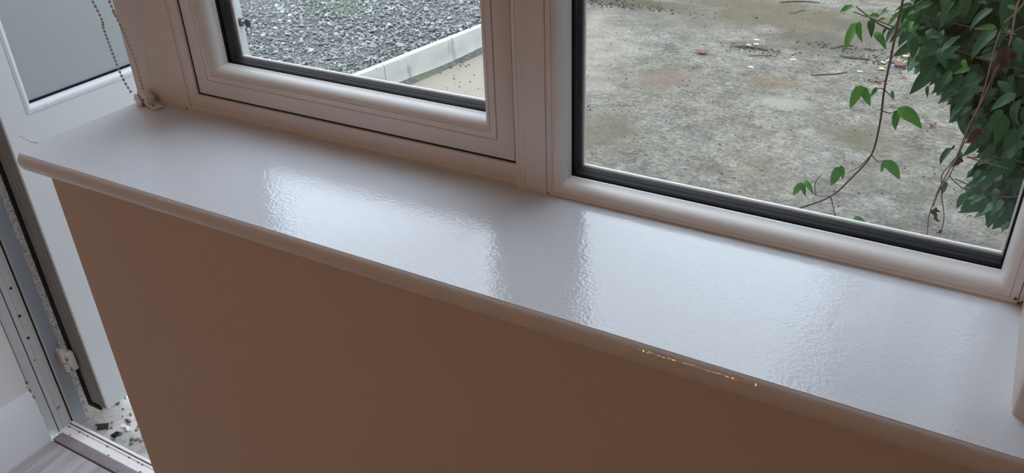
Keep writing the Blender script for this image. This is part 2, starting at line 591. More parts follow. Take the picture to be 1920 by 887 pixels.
def tube_mesh(pts, rad, seg=8, name='tube'):
    """smooth swept tube through pts; rad is a number or a list"""
    pts = [Vector(p) for p in pts]
    n = len(pts)
    rs = rad if isinstance(rad, (list, tuple)) else [rad] * n
    vs, fs = [], []
    up = Vector((0, 0, 1))
    prev = None
    for i, p in enumerate(pts):
        t = (pts[min(i + 1, n - 1)] - pts[max(i - 1, 0)]).normalized()
        if prev is None:
            a = t.cross(up if abs(t.z) < 0.9 else Vector((1, 0, 0))).normalized()
        else:
            a = (prev - t * prev.dot(t)).normalized()
        prev = a
        b = t.cross(a)
        for k in range(seg):
            th = 2 * math.pi * k / seg
            vs.append(p + (a * math.cos(th) + b * math.sin(th)) * rs[i])
    for i in range(n - 1):
        for k in range(seg):
            fs.append((i * seg + k, i * seg + (k + 1) % seg, (i + 1) * seg + (k + 1) % seg, (i + 1) * seg + k))
    fs.append(tuple(range(seg))[::-1])
    fs.append(tuple(range((n - 1) * seg, n * seg)))
    me = bpy.data.meshes.new(name)
    me.from_pydata([tuple(v) for v in vs], [], fs)
    finish(me, True, 50)
    return me


def spline(pts, n=8):
    """Catmull-Rom through pts"""
    pts = [Vector(p) for p in pts]
    out = []
    for i in range(len(pts) - 1):
        p0 = pts[max(i - 1, 0)]; p1 = pts[i]; p2 = pts[i + 1]; p3 = pts[min(i + 2, len(pts) - 1)]
        for k in range(n):
            t = k / n
            out.append(0.5 * ((2 * p1) + (p2 - p0) * t + (2 * p0 - 5 * p1 + 4 * p2 - p3) * t * t + (3 * p1 - p0 - 3 * p2 + p3) * t ** 3))
    out.append(pts[-1])
    return out


def tube(name, pts, rad, material, parent=None, seg=8):
    return link_mesh(name, tube_mesh(pts, rad, seg, name), material, parent)


def cyl(name, p0, p1, r, material, parent=None, seg=20, bev=0.0):
    p0 = Vector(p0); p1 = Vector(p1)
    d = (p1 - p0)
    L = d.length
    d.normalize()
    if bev:
        pts = [p0, p0 + d * 0.0001, p0 + d * bev, p1 - d * bev, p1 - d * 0.0001, p1]
        return tube(name, pts, [r - bev, r - bev, r, r, r - bev, r - bev], material, parent, seg)
    return tube(name, [p0, p1], r, material, parent, seg)


def empty(name, loc=(0, 0, 0), **props):
    o = bpy.data.objects.new(name, None)
    o.location = loc
    o.empty_display_size = 0.05
    COL.objects.link(o)
    for k, v in props.items():
        o[k] = v
    return o


def tag(o, label, cat, group=None, kind=None):
    o['label'] = label
    o['category'] = cat
    if group: o['group'] = group
    if kind: o['kind'] = kind
    return o


def struct(o, label=None):
    o['kind'] = 'structure'
    if label: o['label'] = label
    return o


# ------------------------------------------------------------------ key dimensions
Y0 = 0.9185            # inner face of the window frames
SZ = 1.19              # top of the sill
SXL = -1.327           # left end of the sill
YF = 0.6577            # front of the sill nosing
YW = 0.6875            # front of the wall under the sill
XWL = -1.2925          # left end of that wall
XLW = -2.162           # left wall / door jamb plane
YO = 1.035             # outside face of the house wall
ZG = -0.03             # concrete yard
ZGR = 0.118            # gravel bed
HEAD = 2.14
CEIL = 2.42

# ------------------------------------------------------------------ room shell
floor = struct(box('floor', (XLW - 0.1, -3.2, -0.14), (2.4, 0.886, -0.012), M['plank_gap']), 'grey-brown laminate floor inside the doorway')
px = XLW + 0.004
row = 0
while px < 2.3:
    w = 0.1800
    y = -3.2 + (0.37 * (row % 3))
    ys = [-3.2]
    while y < 0.886:
        if y > -3.1: ys.append(y)
        y += 1.25
    ys.append(0.884)
    for j in range(len(ys) - 1):
        if ys[j + 1] - ys[j] < 0.05: continue
        box('plank', (px + 0.0008, ys[j] + 0.0008, -0.012), (min(px + w, 2.4) - 0.0008, ys[j + 1] - 0.0008, 0.0), M['plank'], floor, bevel=0.0008, seg=1)
    px += w
    row += 1

wf = struct(box('wall_front', (XWL, YW, -0.10), (2.4, 0.99, SZ - 0.029), M['wall']), 'plain painted wall under the sill in warm brown shade')
# upper wall right of the window, rounded plaster corner
r = 0.022
xr, yr = 0.0870, 0.705
pts = [(xr, 0.99), (xr, 0.7465), (0.0880, 0.7250), (0.0888, 0.7225), (0.0912, 0.7203), (0.1000, 0.7135), (0.1100, 0.7080), (0.13, yr), (2.4, yr), (2.4, 0.99)]
struct(prism('wall_right_of_window', pts, 2, SZ, CEIL, M['wall']))
struct(box('wall_head', (XLW - 0.2, 0.72, HEAD), (xr, 0.99, CEIL), M['wall']))
struct(box('wall_outside', (XWL, 0.99, -0.3), (3.0, YO, SZ - 0.092), M['pebbledash']))
struct(box('wall_outside_right', (0.12, 0.99, SZ - 0.05), (3.0, YO, 3.2), M['pebbledash']))
struct(box('wall_added_wing', (0.62, YO, -0.3), (3.0, 4.3, 3.2), M['pebbledash']))  # unseen side wall added to cut skylight from the right
struct(box('wall_outside_head', (XLW - 0.9, 0.99, HEAD + 0.01), (0.12, YO, 3.2), M['pebbledash']))
struct(box('wall_outside_left', (XLW - 3.2, 0.9205, -0.3), (XLW - 0.003, 1.13, 3.2), M['pebbledash']))
struct(box('wall_left', (XLW - 0.18, -3.2, -0.14), (XLW, 0.8865, CEIL), M['wall_white']), 'white wall beside the open door')
struct(box('wall_back', (XLW - 0.18, -3.35, -0.14), (2.55, -3.2, CEIL), M['wall']))
struct(box('wall_right', (2.4, -3.2, -0.14), (2.55, 0.99, CEIL), M['wall']))
struct(box('ceiling', (XLW - 0.18, -3.35, CEIL), (2.55, YO, CEIL + 0.12), M['ceiling']))
# baseboard with a chamfered top
bb = [(XLW, 0.0), (XLW + 0.016, 0.0), (XLW + 0.016, 0.148), (XLW + 0.013, 0.158), (XLW + 0.006, 0.180), (XLW + 0.003, 0.184), (XLW, 0.184)]
struct(prism('baseboard_left', bb, 1, -3.2, 0.884, M['gloss_trim']), 'white skirting board at the foot of the left wall')
# cracked joint between plaster and door frame
rnd = random.Random(4)
ck = empty('trim_1'); struct(ck, 'thin white strip between wall and door frame with a cracked joint')
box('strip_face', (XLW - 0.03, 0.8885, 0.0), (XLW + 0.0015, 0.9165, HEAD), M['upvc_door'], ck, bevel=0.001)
for k in range(14):
    z = 0.02 + k * 0.0145
    box('crack_chip', (XLW - 0.002, 0.8845 + rnd.uniform(-.002, .002), z), (XLW + rnd.uniform(0.001, 0.004), 0.8885 + rnd.uniform(-.001, .003), z + rnd.uniform(.003, .012)), M['grime'] if k % 2 else M['wall_white'], ck, bevel=0.0006, seg=1)

# ------------------------------------------------------------------ sill
def sill_mesh():
    th = 0.029
    rr = th / 2
    prof = []                      # nosing cross-section, from top back, round the front, to bottom back
    K = 12
    a0 = math.radians(33)
    RR = rr / math.cos(a0)
    prof.append((-RR * math.sin(a0) + 0.0010, rr + 0.0001))
    prof.append((-RR * math.sin(a0) + 0.0002, rr + 0.0001))
    for k in range(K + 1):
        a = a0 + (math.pi - 2 * a0) * k / K
        prof.append((-RR * math.sin(a), RR * math.cos(a) - (0.0004 if k == 0 else 0)))     # offset from centre line (y, z)
    yc = YF + RR
    zc = SZ - rr
    xs = [(SXL, 0.010), (SXL + 0.0012, 0.0062), (SXL + 0.004, 0.0028), (SXL + 0.008, 0.0009), (SXL + 0.013, 0.0), (0.0, 0.0), (0.9, 0.0)]
    n = len(prof)
    vs, fs = [], []
    for x, back in xs:
        vs.append((x, Y0 + 0.02, SZ))
        for (dy, dz) in prof:
            vs.append((x, yc + dy + back, zc + dz))
        vs.append((x, Y0 + 0.02, SZ - th))
    m = n + 2
    for i in range(len(xs) - 1):
        for k in range(m):
            fs.append((i * m + k, i * m + (k + 1) % m, (i + 1) * m + (k + 1) % m, (i + 1) * m + k))
    fs.append(tuple(range(m)))
    fs.append(tuple(range((len(xs) - 1) * m, len(xs) * m))[::-1])
    return vs, fs


sill = empty('window_sill', (0, 0, 0))
vs, fs = sill_mesh()
sb = poly('board', vs, fs, M['sill'], sill, ang=24)
tag(sill, 'long white gloss-painted sill board with rounded nosing under the windows', 'window sill')
# PVC edge bead closing the board's left end, and the paint run of sealant along the frames
box('end_trim', (SXL - 0.0085, 0.7005, SZ - 0.03), (SXL - 0.0028, Y0, SZ - 0.0025), M['upvc_door'], sill, bevel=0.001)
cau = prism('sealant_bead', [(Y0 - 0.007, SZ + 0.0003), (Y0 - 0.0035, SZ + 0.0024), (Y0 + 0.002, SZ + 0.0075), (Y0 + 0.01, SZ + 0.0075), (Y0 + 0.01, SZ + 0.0003)], 0, -1.218, 0.087, M['caulk'], sill)
prism('sealant_bead', [(Y0 - 0.005, SZ + 0.0003), (Y0 - 0.003, SZ + 0.002), (Y0 + 0.001, SZ + 0.005), (Y0 + 0.01, SZ + 0.005), (Y0 + 0.01, SZ + 0.0003)], 0, -1.3445, -1.218, M['caulk'], sill)
th = empty('sealant_thread', (-1.33, 0.70, SZ))
pth = [Vector((-1.3285, 0.704, SZ + 0.0012)), at_y(58, 266, 0.712), at_y(46, 259, 0.722), at_y(37, 255, 0.73)]
o = tube('thread', [p - Vector((-1.33, 0.70, SZ)) for p in spline(pth, 4)], 0.0009, M['butt'], th, 6)
tag(th, 'loose pale thread of sealant sticking out at the sill\'s left end', 'sealant thread')

# ------------------------------------------------------------------ window unit
W = empty('window_1'); struct(W, 'white plastic window frame with an opening sash on the left and a fixed pane on the right')
ZT = HEAD
# left post
pp = [(-1.3447, Y0 + 0.002), (-1.3427, Y0), (-1.290, Y0 - 0.0003), (-1.2885, Y0), (-1.2375, Y0 - 0.0002), (-1.2365, Y0 + 0.0001), (-1.2135, Y0), (-1.2125, Y0 + 0.0005), (-1.2125, Y0 + 0.07), (-1.3447, Y0 + 0.07)]
prism('post', pp, 2, SZ - 0.03, ZT, M['upvc'], W, ang=20)
# outer frame round the sash
LX0, LX1 = -1.2125, -0.498
fprof = [(0.0, Y0 - 0.0015), (0.0075, Y0 - 0.0015), (0.0085, Y0 + 0.001), (0.010, Y0 + 0.0004), (0.028, Y0), (0.0330, Y0 + 0.0003), (0.0340, Y0 + 0.002), (0.0345, Y0 + 0.07), (0.0, Y0 + 0.07)]
ring('frame_rail', LX0, LX1, SZ - 0.0005, ZT, fprof, M['upvc'], W, 'BLT')
# black weather seal in the gap
sprof = [(0.0335, Y0 + 0.0035), (0.0410, Y0 + 0.0035), (0.0410, Y0 + 0.03), (0.0335, Y0 + 0.03)]
ring('weather_seal', LX0, LX1, SZ, ZT, sprof, M['black_rubber'], W, 'BLT')
# opening sash
SX0, SX1, SZ0, SZ1 = -1.1720, -0.5455, 1.2275, ZT - 0.0385
sp = [(0.0, Y0 + 0.003), (0.0005, Y0 + 0.0006), (0.0015, Y0), (0.0265, Y0), (0.0272, Y0 + 0.0016), (0.0279, Y0 + 0.0016), (0.0279, Y0 + 0.056), (0.0, Y0 + 0.06)]
sash = empty('sash'); sash.parent = W
ring('sash_rail', SX0, SX1, SZ0, SZ1, sp, M['upvc'], sash)


def bead_prof(d0, flat, d1, depth, lip=0.0):
    p = [(d0, Y0 + 0.0015), (d0 + 0.0006, Y0 + lip), (d0 + flat - 0.0008, Y0 + lip), (d0 + flat, Y0 + lip + 0.0014), (d0 + flat + 0.0008, Y0 + lip)]
    w = d1 - (d0 + flat + 0.0008)
    for k in range(1, 9):
        a = (math.pi / 2) * k / 9
        p.append((d0 + flat + 0.0008 + w * 0.90 * math.sin(a), Y0 + lip + (depth * 0.74) * (1 - math.cos(a))))
    p.append((d1 - w * 0.10, Y0 + depth * 0.80))
    p.append((d1 - w * 0.02, Y0 + depth * 0.86))
    p.append((d1, Y0 + depth * 0.93))
    p.append((d1, Y0 + depth))
    p.append((d0, Y0 + depth))
    return p


ring('glazing_bead', SX0, SX1, SZ0, SZ1, bead_prof(0.0282, 0.010, 0.0525, 0.030, -0.0008), M['upvc'], sash)


def glazing(parent, x0, x1, z0, z1, d):
    """double glazed unit: inner gasket, two panes, black spacer, outer gasket and lip. d = sight line inset"""
    ring('gasket', x0, x1, z0, z1, [(d - 0.006, Y0 + 0.0295), (d + 0.0012, Y0 + 0.0295), (d + 0.0022, Y0 + 0.031), (d + 0.0022, Y0 + 0.0325), (d - 0.006, Y0 + 0.0325)], M['gasket'], parent)
    ring('spacer_bar', x0, x1, z0, z1, [(d - 0.006, Y0 + 0.0367), (d + 0.0006, Y0 + 0.0367), (d + 0.0006, Y0 + 0.046), (d - 0.0006, Y0 + 0.0464), (d - 0.0006, Y0 + 0.0474), (d + 0.0006, Y0 + 0.0478), (d + 0.0006, Y0 + 0.0565), (d - 0.006, Y0 + 0.0565)], M['spacer'], parent)
    ring('outer_lip', x0, x1, z0, z1, [(d - 0.03, Y0 + 0.0610), (d + 0.0008, Y0 + 0.0612), (d + 0.0026, Y0 + 0.0625), (d + 0.0026, Y0 + 0.066), (d - 0.004, Y0 + 0.072), (d - 0.03, Y0 + 0.072)], M['upvc'], parent)
    e = d - 0.005
    box('glass_pane', (x0 + e, Y0 + 0.0326, z0 + e), (x1 - e, Y0 + 0.0366, z1 - e), M['glass'], parent, smooth=False)
    box('glass_pane', (x0 + e, Y0 + 0.0568, z0 + e), (x1 - e, Y0 + 0.0608, z1 - e), M['glass'], parent, smooth=False)


glazing(sash, SX0, SX1, SZ0, SZ1, 0.0525)
# mullion with ogee left edge
mp = [(-0.5437, Y0 + 0.07), (-0.5437, Y0 + 0.002), (-0.5425, Y0 - 0.003), (-0.5395, Y0 - 0.0062), (-0.5360, Y0 - 0.0072), (-0.5345, Y0 - 0.0058), (-0.5332, Y0 - 0.0058), (-0.5300, Y0 - 0.0072),
      (-0.5275, Y0 - 0.0070), (-0.5262, Y0 - 0.0056), (-0.5245, Y0 - 0.0056), (-0.4950, Y0 - 0.0056), (-0.4940, Y0 - 0.004), (-0.4940, Y0 + 0.07)]
prism('mullion', mp, 2, SZ - 0.002, ZT, M['upvc'], W, ang=20)
# fixed light
FX0, FX1, FZ0, FZ1 = -0.4935, 0.0823, SZ - 0.0022, ZT - 0.004
fx = empty('fixed_light'); fx.parent = W
fb = bead_prof(0.0, 0.0085, 0.0218, 0.028, -0.0045)
ring('glazing_bead', FX0, FX1, FZ0, FZ1, fb, M['upvc'], fx)
glazing(fx, FX0, FX1, FZ0, FZ1, 0.0218)
ring('frame_rail', FX0 - 0.0, FX1, FZ0, FZ1, [(0.0, Y0 + 0.028), (0.014, Y0 + 0.03), (0.014, Y0 + 0.0295), (0.014, Y0 + 0.07), (0.0, Y0 + 0.07)], M['upvc'], fx)
prism('post', [(0.0826, Y0 - 0.0045), (0.0875, Y0 - 0.0045), (0.12, Y0 + 0.001), (0.12, Y0 + 0.07), (0.0826, Y0 + 0.07)], 2, SZ - 0.002, ZT, M['upvc'], W)
# dirt in the joints
for (x, z, s_) in ((0.079, SZ + 0.006, 0.0016), (0.0835, SZ + 0.0015, 0.0022), (0.0865, SZ + 0.0035, 0.0018), (-0.4905, SZ + 0.0035, 0.0011), (-1.2105, SZ + 0.004, 0.0012)):
    bm = bmesh.new(); bmesh.ops.create_icosphere(bm, subdivisions=1, radius=s_)
    for v in bm.verts: v.co = Vector((x, Y0 - 0.005, z)) + Vector((v.co.x * rnd.uniform(.6, 1.6), v.co.y * .5, v.co.z * rnd.uniform(.6, 1.5)))
    me = bpy.data.meshes.new('grime_spot'); bm.to_mesh(me); bm.free()
    link_mesh('grime_spot', me, M['grime'], W)
# exterior sill of the window
struct(prism('trim_2', [(0.985, SZ - 0.050), (1.07, SZ - 0.068), (1.075, SZ - 0.072), (1.075, SZ - 0.09), (0.985, SZ - 0.09)], 0, -1.34, 0.12, M['upvc_door']), 'projecting outside window ledge')

# ------------------------------------------------------------------ door frame, threshold, strip
DF = empty('door_frame_left'); struct(DF, 'white plastic door frame with screw holes around the open doorway')
jp = [(0.9188, XLW - 0.004), (0.9192, XLW + 0.0005), (0.9215, XLW + 0.001), (0.933, XLW + 0.001), (0.9335, XLW), (0.9345, XLW), (0.935, XLW + 0.001), (0.9605, XLW + 0.001), (0.9625, XLW - 0.003), (0.9645, XLW - 0.003), (0.966, XLW + 0.003), (0.969, XLW + 0.004), (0.9705, XLW - 0.002), (0.9708, XLW - 0.06), (0.9188, XLW - 0.06)]
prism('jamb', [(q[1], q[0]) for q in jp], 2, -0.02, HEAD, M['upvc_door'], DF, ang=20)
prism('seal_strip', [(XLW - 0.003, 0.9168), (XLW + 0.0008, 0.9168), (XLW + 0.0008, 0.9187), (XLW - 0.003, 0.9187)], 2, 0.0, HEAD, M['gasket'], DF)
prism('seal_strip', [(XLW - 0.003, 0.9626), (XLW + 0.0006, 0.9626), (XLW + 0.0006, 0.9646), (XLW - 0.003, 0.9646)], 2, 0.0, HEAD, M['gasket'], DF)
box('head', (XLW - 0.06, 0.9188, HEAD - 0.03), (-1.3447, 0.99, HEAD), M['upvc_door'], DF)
box('jamb_outer_part', (XLW - 0.06, 0.9709, -0.06), (XLW - 0.002, 1.0085, HEAD), M['jamb_outer'], DF)  # outer part of the jamb, in a bluer, darker grey
box('jamb', (-1.32, 0.9188, -0.02), (XWL - 0.001, 0.99, SZ - 0.031), M['upvc_door'], DF)
for (z, rr_) in ((0.500, 0.0040), (0.411, 0.0042), (0.336, 0.0042), (0.262, 0.0022)):
    y = {0.500: 0.944, 0.411: 0.938, 0.336: 0.937, 0.262: 0.930}[z]
    cyl('screw_hole', (XLW - 0.001, y, z), (XLW + 0.0013, y, z), rr_, M['black_rubber'], DF, 14)
cyl('screw', (XLW, 0.9415, 0.075), (XLW + 0.0022, 0.9415, 0.075), 0.0065, M['steel'], DF, 18, bev=0.0006)
cyl('screw_recess', (XLW, 0.9415, 0.075), (XLW + 0.0028, 0.9415, 0.075), 0.0022, M['dark_metal'], DF, 6)
# threshold
TH = empty('door_threshold'); tag(TH, 'white plastic door threshold with a raised outer lip, dirty at the joint', 'threshold')
tp = [(0.9188, -0.03), (0.9188, 0.001), (0.9200, 0.002), (0.9420, 0.002), (0.9435, 0.0), (0.9455, 0.0), (0.9462, 0.0032), (0.9520, 0.0036), (0.9528, 0.0), (0.9555, 0.0), (0.9562, 0.0046), (0.9580, 0.0052), (0.9640, 0.0046), (0.9652, 0.003), (0.9655, -0.04), (0.95, -0.05)]
prism('sill_profile', tp, 0, XLW + 0.0015, -1.321, M['upvc'], TH, ang=20)
prism('groove_seal', [(0.9528, -0.001), (0.9555, -0.001), (0.9555, 0.0015), (0.9528, 0.0015)], 0, XLW + 0.002, -1.322, M['gasket'], TH)
for k in range(26):
    x = XLW + 0.006 + rnd.random() ** 1.5 * 0.42
    bm = bmesh.new(); bmesh.ops.create_icosphere(bm, subdivisions=1, radius=rnd.uniform(.0012, .003))
    yy = rnd.choice((0.9435, 0.9445, 0.9222, 0.953))
    for v in bm.verts: v.co = Vector((x, yy, 0.0025)) + Vector((v.co.x * rnd.uniform(.6, 2), v.co.y, v.co.z * .6))
    me = bpy.data.meshes.new('dirt_speck'); bm.to_mesh(me); bm.free()
    link_mesh('dirt_speck', me, M['grime'], TH)
stp = tag(prism('floor_strip', [(0.8862, -0.012), (0.8862, 0.001), (0.8880, 0.0035), (0.9140, 0.0040), (0.9170, 0.0025), (0.9186, 0.0), (0.9186, -0.012)], 0, XLW + 0.017, XWL, M['strip']), 'purple-grey wood-effect strip along the inside of the threshold', 'floor strip')

# ------------------------------------------------------------------ door leaf, open outwards (hinged left, its inner face towards +X)
D = empty('door_1', (-2.05, 1.02, 0.0)); struct(D, 'white plastic door standing open outwards with a frosted glass panel')
XD = -2.05; HY, FY, DZ0, DZ1 = 1.0185, 1.829, 0.052, 2.07


def dl(pts3):
    return [(p[0] + 2.05, p[1] - 1.02, p[2]) for p in pts3]


DP = empty('leaf'); DP.parent = D; DP.matrix_parent_inverse = D.matrix_world.inverted(); DP.location = (-2.05, 1.02, 0)
D.location = (0, 0, 0)
DP.location = (0, 0, 0); DP.matrix_parent_inverse = Matrix()
GZ0, GZ1, GY0, GY1 = 0.968, 1.98, 1.085, FY - 0.068     # bead outer rectangle
pr = [(0.0, 0.003), (0.003, 0.0), (0.0665, 0.0), (0.0665, 0.068), (0.0, 0.068)]
# stiles, head rail, lower solid panel
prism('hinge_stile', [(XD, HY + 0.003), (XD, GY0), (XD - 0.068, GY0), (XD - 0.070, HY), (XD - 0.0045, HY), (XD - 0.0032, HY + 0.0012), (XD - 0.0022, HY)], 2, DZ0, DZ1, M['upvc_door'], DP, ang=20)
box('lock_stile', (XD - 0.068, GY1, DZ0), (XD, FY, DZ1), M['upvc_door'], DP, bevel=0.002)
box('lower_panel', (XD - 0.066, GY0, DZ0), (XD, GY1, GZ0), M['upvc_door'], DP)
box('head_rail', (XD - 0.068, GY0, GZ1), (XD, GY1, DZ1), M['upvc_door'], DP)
# hinge edge: grooved grey profile and black weather seal
gp = [(XD - 0.006, HY + 0.001), (XD - 0.006, HY - 0.0012), (XD - 0.022, HY - 0.0012), (XD - 0.0228, HY + 0.0006), (XD - 0.026, HY + 0.0006), (XD - 0.0268, HY - 0.0012), (XD - 0.040, HY - 0.0016), (XD - 0.0415, HY + 0.0006), (XD - 0.0445, HY + 0.0006), (XD - 0.046, HY - 0.0016), (XD - 0.066, HY - 0.0016), (XD - 0.066, HY + 0.001)]
prism('edge_profile', gp, 2, DZ0 + 0.003, DZ1 - 0.003, M['grey_profile'], DP, ang=15)
prism('weather_seal', [(XD - 0.066, HY - 0.001), (XD - 0.068, HY - 0.004), (XD - 0.078, HY - 0.007), (XD - 0.086, HY - 0.005), (XD - 0.084, HY + 0.0), (XD - 0.070, HY + 0.004), (XD - 0.066, HY + 0.002)], 2, DZ0 - 0.01, DZ1, M['black_rubber'], DP)
box('seal_corner', (XD - 0.082, HY - 0.006, DZ0 - 0.012), (XD - 0.028, HY + 0.004, DZ0 + 0.004), M['black_rubber'], DP, bevel=0.002)
# bead, gasket and frosted pane: depth measured from the leaf's face towards -X
db = [(0.0, 0.001), (0.0005, -0.0010), (0.0045, -0.0015), (0.0055, 0.0002), (0.0065, -0.001)]
for k in range(1, 8):
    a = math.pi / 2 * k / 7
    db.append((0.0065 + 0.0125 * math.sin(a), -0.001 + 0.011 * (1 - math.cos(a))))
db += [(0.0200, 0.013), (0.0200, 0.016), (0.0, 0.016)]
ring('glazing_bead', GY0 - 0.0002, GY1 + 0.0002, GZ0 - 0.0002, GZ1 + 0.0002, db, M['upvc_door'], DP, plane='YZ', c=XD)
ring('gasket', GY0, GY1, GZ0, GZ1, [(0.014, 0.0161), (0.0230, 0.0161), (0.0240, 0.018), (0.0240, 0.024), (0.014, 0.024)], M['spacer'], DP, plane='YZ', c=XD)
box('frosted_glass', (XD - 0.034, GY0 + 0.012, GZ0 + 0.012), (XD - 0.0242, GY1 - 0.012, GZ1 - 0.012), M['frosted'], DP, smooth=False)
# flag hinge
H = empty('hinge'); H.parent = D
hx, hy = XLW + 0.035, 0.996
cyl('knuckle', (hx, hy, 0.190), (hx, hy, 0.262), 0.0115, M['upvc'], H, 22, bev=0.0015)
cyl('knuckle_joint', (hx, hy, 0.222), (hx, hy, 0.2235), 0.0120, M['gasket'], H, 22)
box('hinge_flag', (hx, hy - 0.006, 0.194), (XD - 0.055, hy + 0.016, 0.258), M['upvc'], H, bevel=0.003)
box('hinge_flag', (XLW - 0.002, hy - 0.006, 0.195), (hx, hy + 0.006, 0.256), M['upvc_door'], H, bevel=0.002)
for z, xx in ((0.241, hx + 0.018), (0.208, hx + 0.026)):
    cyl('hinge_screw', (xx, hy - 0.0085, z), (xx, hy - 0.004, z), 0.0062, M['steel'], H, 16, bev=0.0006)
    cyl('screw_recess', (xx, hy - 0.0090, z), (xx, hy - 0.006, z), 0.003, M['dark_metal'], H, 6)
# lock cylinder
LK = at_x(454, 38, XD)
LK = Vector((XD, 1.812, 1.004))
L = empty('lock_cylinder'); L.parent = D
cyl('escutcheon', LK, LK + Vector((0.012, 0, 0)), 0.013, M['dark_metal'], L, 20, bev=0.002)
cyl('escutcheon', LK - Vector((0.080, 0, 0)), LK - Vector((0.068, 0, 0)), 0.013, M['dark_metal'], L, 20, bev=0.002)
cyl('keyway', LK, LK + Vector((0.018, 0, 0)), 0.008, M['steel'], L, 16, bev=0.001)
K = empty('door_key', LK)
bow = bpy.data.meshes.new('bow')
bm = bmesh.new(); bmesh.ops.create_cone(bm, segments=24, radius1=0.0125, radius2=0.0125, depth=0.0024, cap_ends=True)
bmesh.ops.bevel(bm, geom=[e for e in bm.edges if e.is_boundary or len(e.link_faces) == 2 and e.calc_face_angle(0) > 1], offset=0.0006, segments=1, affect='EDGES')
bmesh.ops.rotate(bm, verts=bm.verts, cent=(0, 0, 0), matrix=Matrix.Rotation(math.pi / 2, 3, 'X'))
for v in bm.verts: v.co += Vector((0.034, 0, 0))
bm.to_mesh(bow); bm.free()
link_mesh('bow', bow, M['dark_metal'], K)
box('blade', (0.010, -0.0010, -0.004), (0.024, 0.0010, 0.004), M['steel'], K, bevel=0.0004, seg=1)
rp = [(0.034 + 0.003 * math.sin(a), 0.0065 * math.sin(a), -0.0235 + 0.0165 * math.cos(a)) for a in [2 * math.pi * k / 28 for k in range(29)]]
tube('split_ring', rp, 0.0013, M['dark_metal'], K, 8)
tag(K, 'dark key with a split ring hanging in the open door\'s lock', 'key')

# ------------------------------------------------------------------ blind chain and its tidy
bead_me = bpy.data.meshes.new('bead')
bm = bmesh.new(); bmesh.ops.create_icosphere(bm, subdivisions=2, radius=0.00235); bm.to_mesh(bead_me); bm.free()
finish(bead_me, True, 180)
bead_me.materials.append(M['chain'])
BC = empty('blind_chain', (-1.31, 0.90, SZ + 0.03)); tag(BC, 'ivory beaded blind chain hanging in a loop down to its tidy', 'blind chain')
org = Vector(BC.location)
s1 = [at_y(245, 172, 0.885), at_y(236, 158, 0.882), at_y(226, 138, 0.878), at_y(214, 108, 0.870), at_y(195, 56, 0.855), at_y(174, 3, 0.838)]
d1 = (s1[-1] - s1[-2]).normalized()
s1 += [s1[-1] + Vector((-0.02, -0.055, 0.25)), s1[-1] + Vector((-0.03, -0.10, 0.62))]
s2 = [at_y(268, 166, 0.900), at_y(263, 150, 0.897), at_y(255, 120, 0.892), at_y(242, 85, 0.886), at_y(228, 52, 0.880), at_y(213, 22, 0.872), at_y(204, 0, 0.865)]
s2 += [s2[-1] + Vector((-0.01, -0.03, 0.25)), s2[-1] + Vector((-0.015, -0.06, 0.60))]
for strand in (s1, s2):
    pts = spline(strand, 10)
    tube('cord', [p - org for p in pts], 0.0006, M['chain'], BC, 5)
    acc = 0.0; nxt = 0.0
    for a, b in zip(pts[:-1], pts[1:]):
        seg_l = (b - a).length
        while nxt <= acc + seg_l:
            q = a.lerp(b, (nxt - acc) / seg_l)
            o = bpy.data.objects.new('bead', bead_me)
            COL.objects.link(o); o.parent = BC; o.location = q - org
            nxt += 0.0079
        acc += seg_l
CT = empty('chain_tidy', (-1.30, 0.905, SZ)); tag(CT, 'small white plastic chain tidy screwed at the corner of sill and frame', 'chain tidy')
co = Vector(CT.location)


def lbox(name, c, half, rot, material, parent, bev=0.0015, taper=1.0):
    bm = bmesh.new(); bmesh.ops.create_cube(bm, size=2)
    for v in bm.verts:
        v.co = Vector((v.co.x * half[0], v.co.y * half[1] * (taper if v.co.x > 0 else 1), v.co.z * half[2]))
    bmesh.ops.bevel(bm, geom=list(bm.edges), offset=bev, segments=3, affect='EDGES', profile=0.5)
    me = bpy.data.meshes.new(name); bm.to_mesh(me); bm.free(); finish(me, True, 40)
    o = link_mesh(name, me, material, parent)
    o.location = c; o.rotation_euler = rot
    return o


rz = math.radians(-16)
lbox('base_plate', Vector((0.024, -0.006, 0.0024)), (0.016, 0.0095, 0.0022), (0, 0, rz), M['upvc'], CT)
lbox('pulley_housing', Vector((0.004, -0.002, 0.0115)), (0.0125, 0.0085, 0.0100), (0, math.radians(12), rz), M['upvc'], CT, 0.003)
lbox('housing_cheek', Vector((-0.016, -0.001, 0.010)), (0.0115, 0.0022, 0.0085), (0, math.radians(20), rz), M['upvc'], CT, 0.0015)
lbox('housing_cheek', Vector((-0.012, -0.011, 0.0085)), (0.0125, 0.0018, 0.0075), (0, math.radians(20), rz), M['upvc'], CT, 0.0014)
cyl('pulley', Vector((-0.018, -0.009, 0.010)), Vector((-0.018, -0.001, 0.010)), 0.0085, M['chain'], CT, 20, bev=0.001)
cyl('screw_hole', Vector((0.023, -0.008, 0.0040)), Vector((0.023, -0.008, 0.0050)), 0.0026, M['black_rubber'], CT, 12)
cyl('screw', Vector((0.004, -0.012, 0.013)), Vector((0.004, -0.0095, 0.014)), 0.0013, M['dark_metal'], CT, 10)

# ------------------------------------------------------------------ ceiling lamp behind the camera
CL = empty('ceiling_lamp', (-0.82, -1.6, CEIL)); struct(CL)
cyl('ceiling_rose', (0, 0, -0.02), (0, 0, 0), 0.05, M['upvc'], CL, 24, bev=0.003)
bm = bmesh.new(); bmesh.ops.create_uvsphere(bm, u_segments=24, v_segments=12, radius=0.045)
for v in bm.verts: v.co.z -= 0.065
me = bpy.data.meshes.new('bulb'); bm.to_mesh(me); bm.free(); finish(me, True, 180)
link_mesh('bulb', me, M['lamp_glow'], CL)

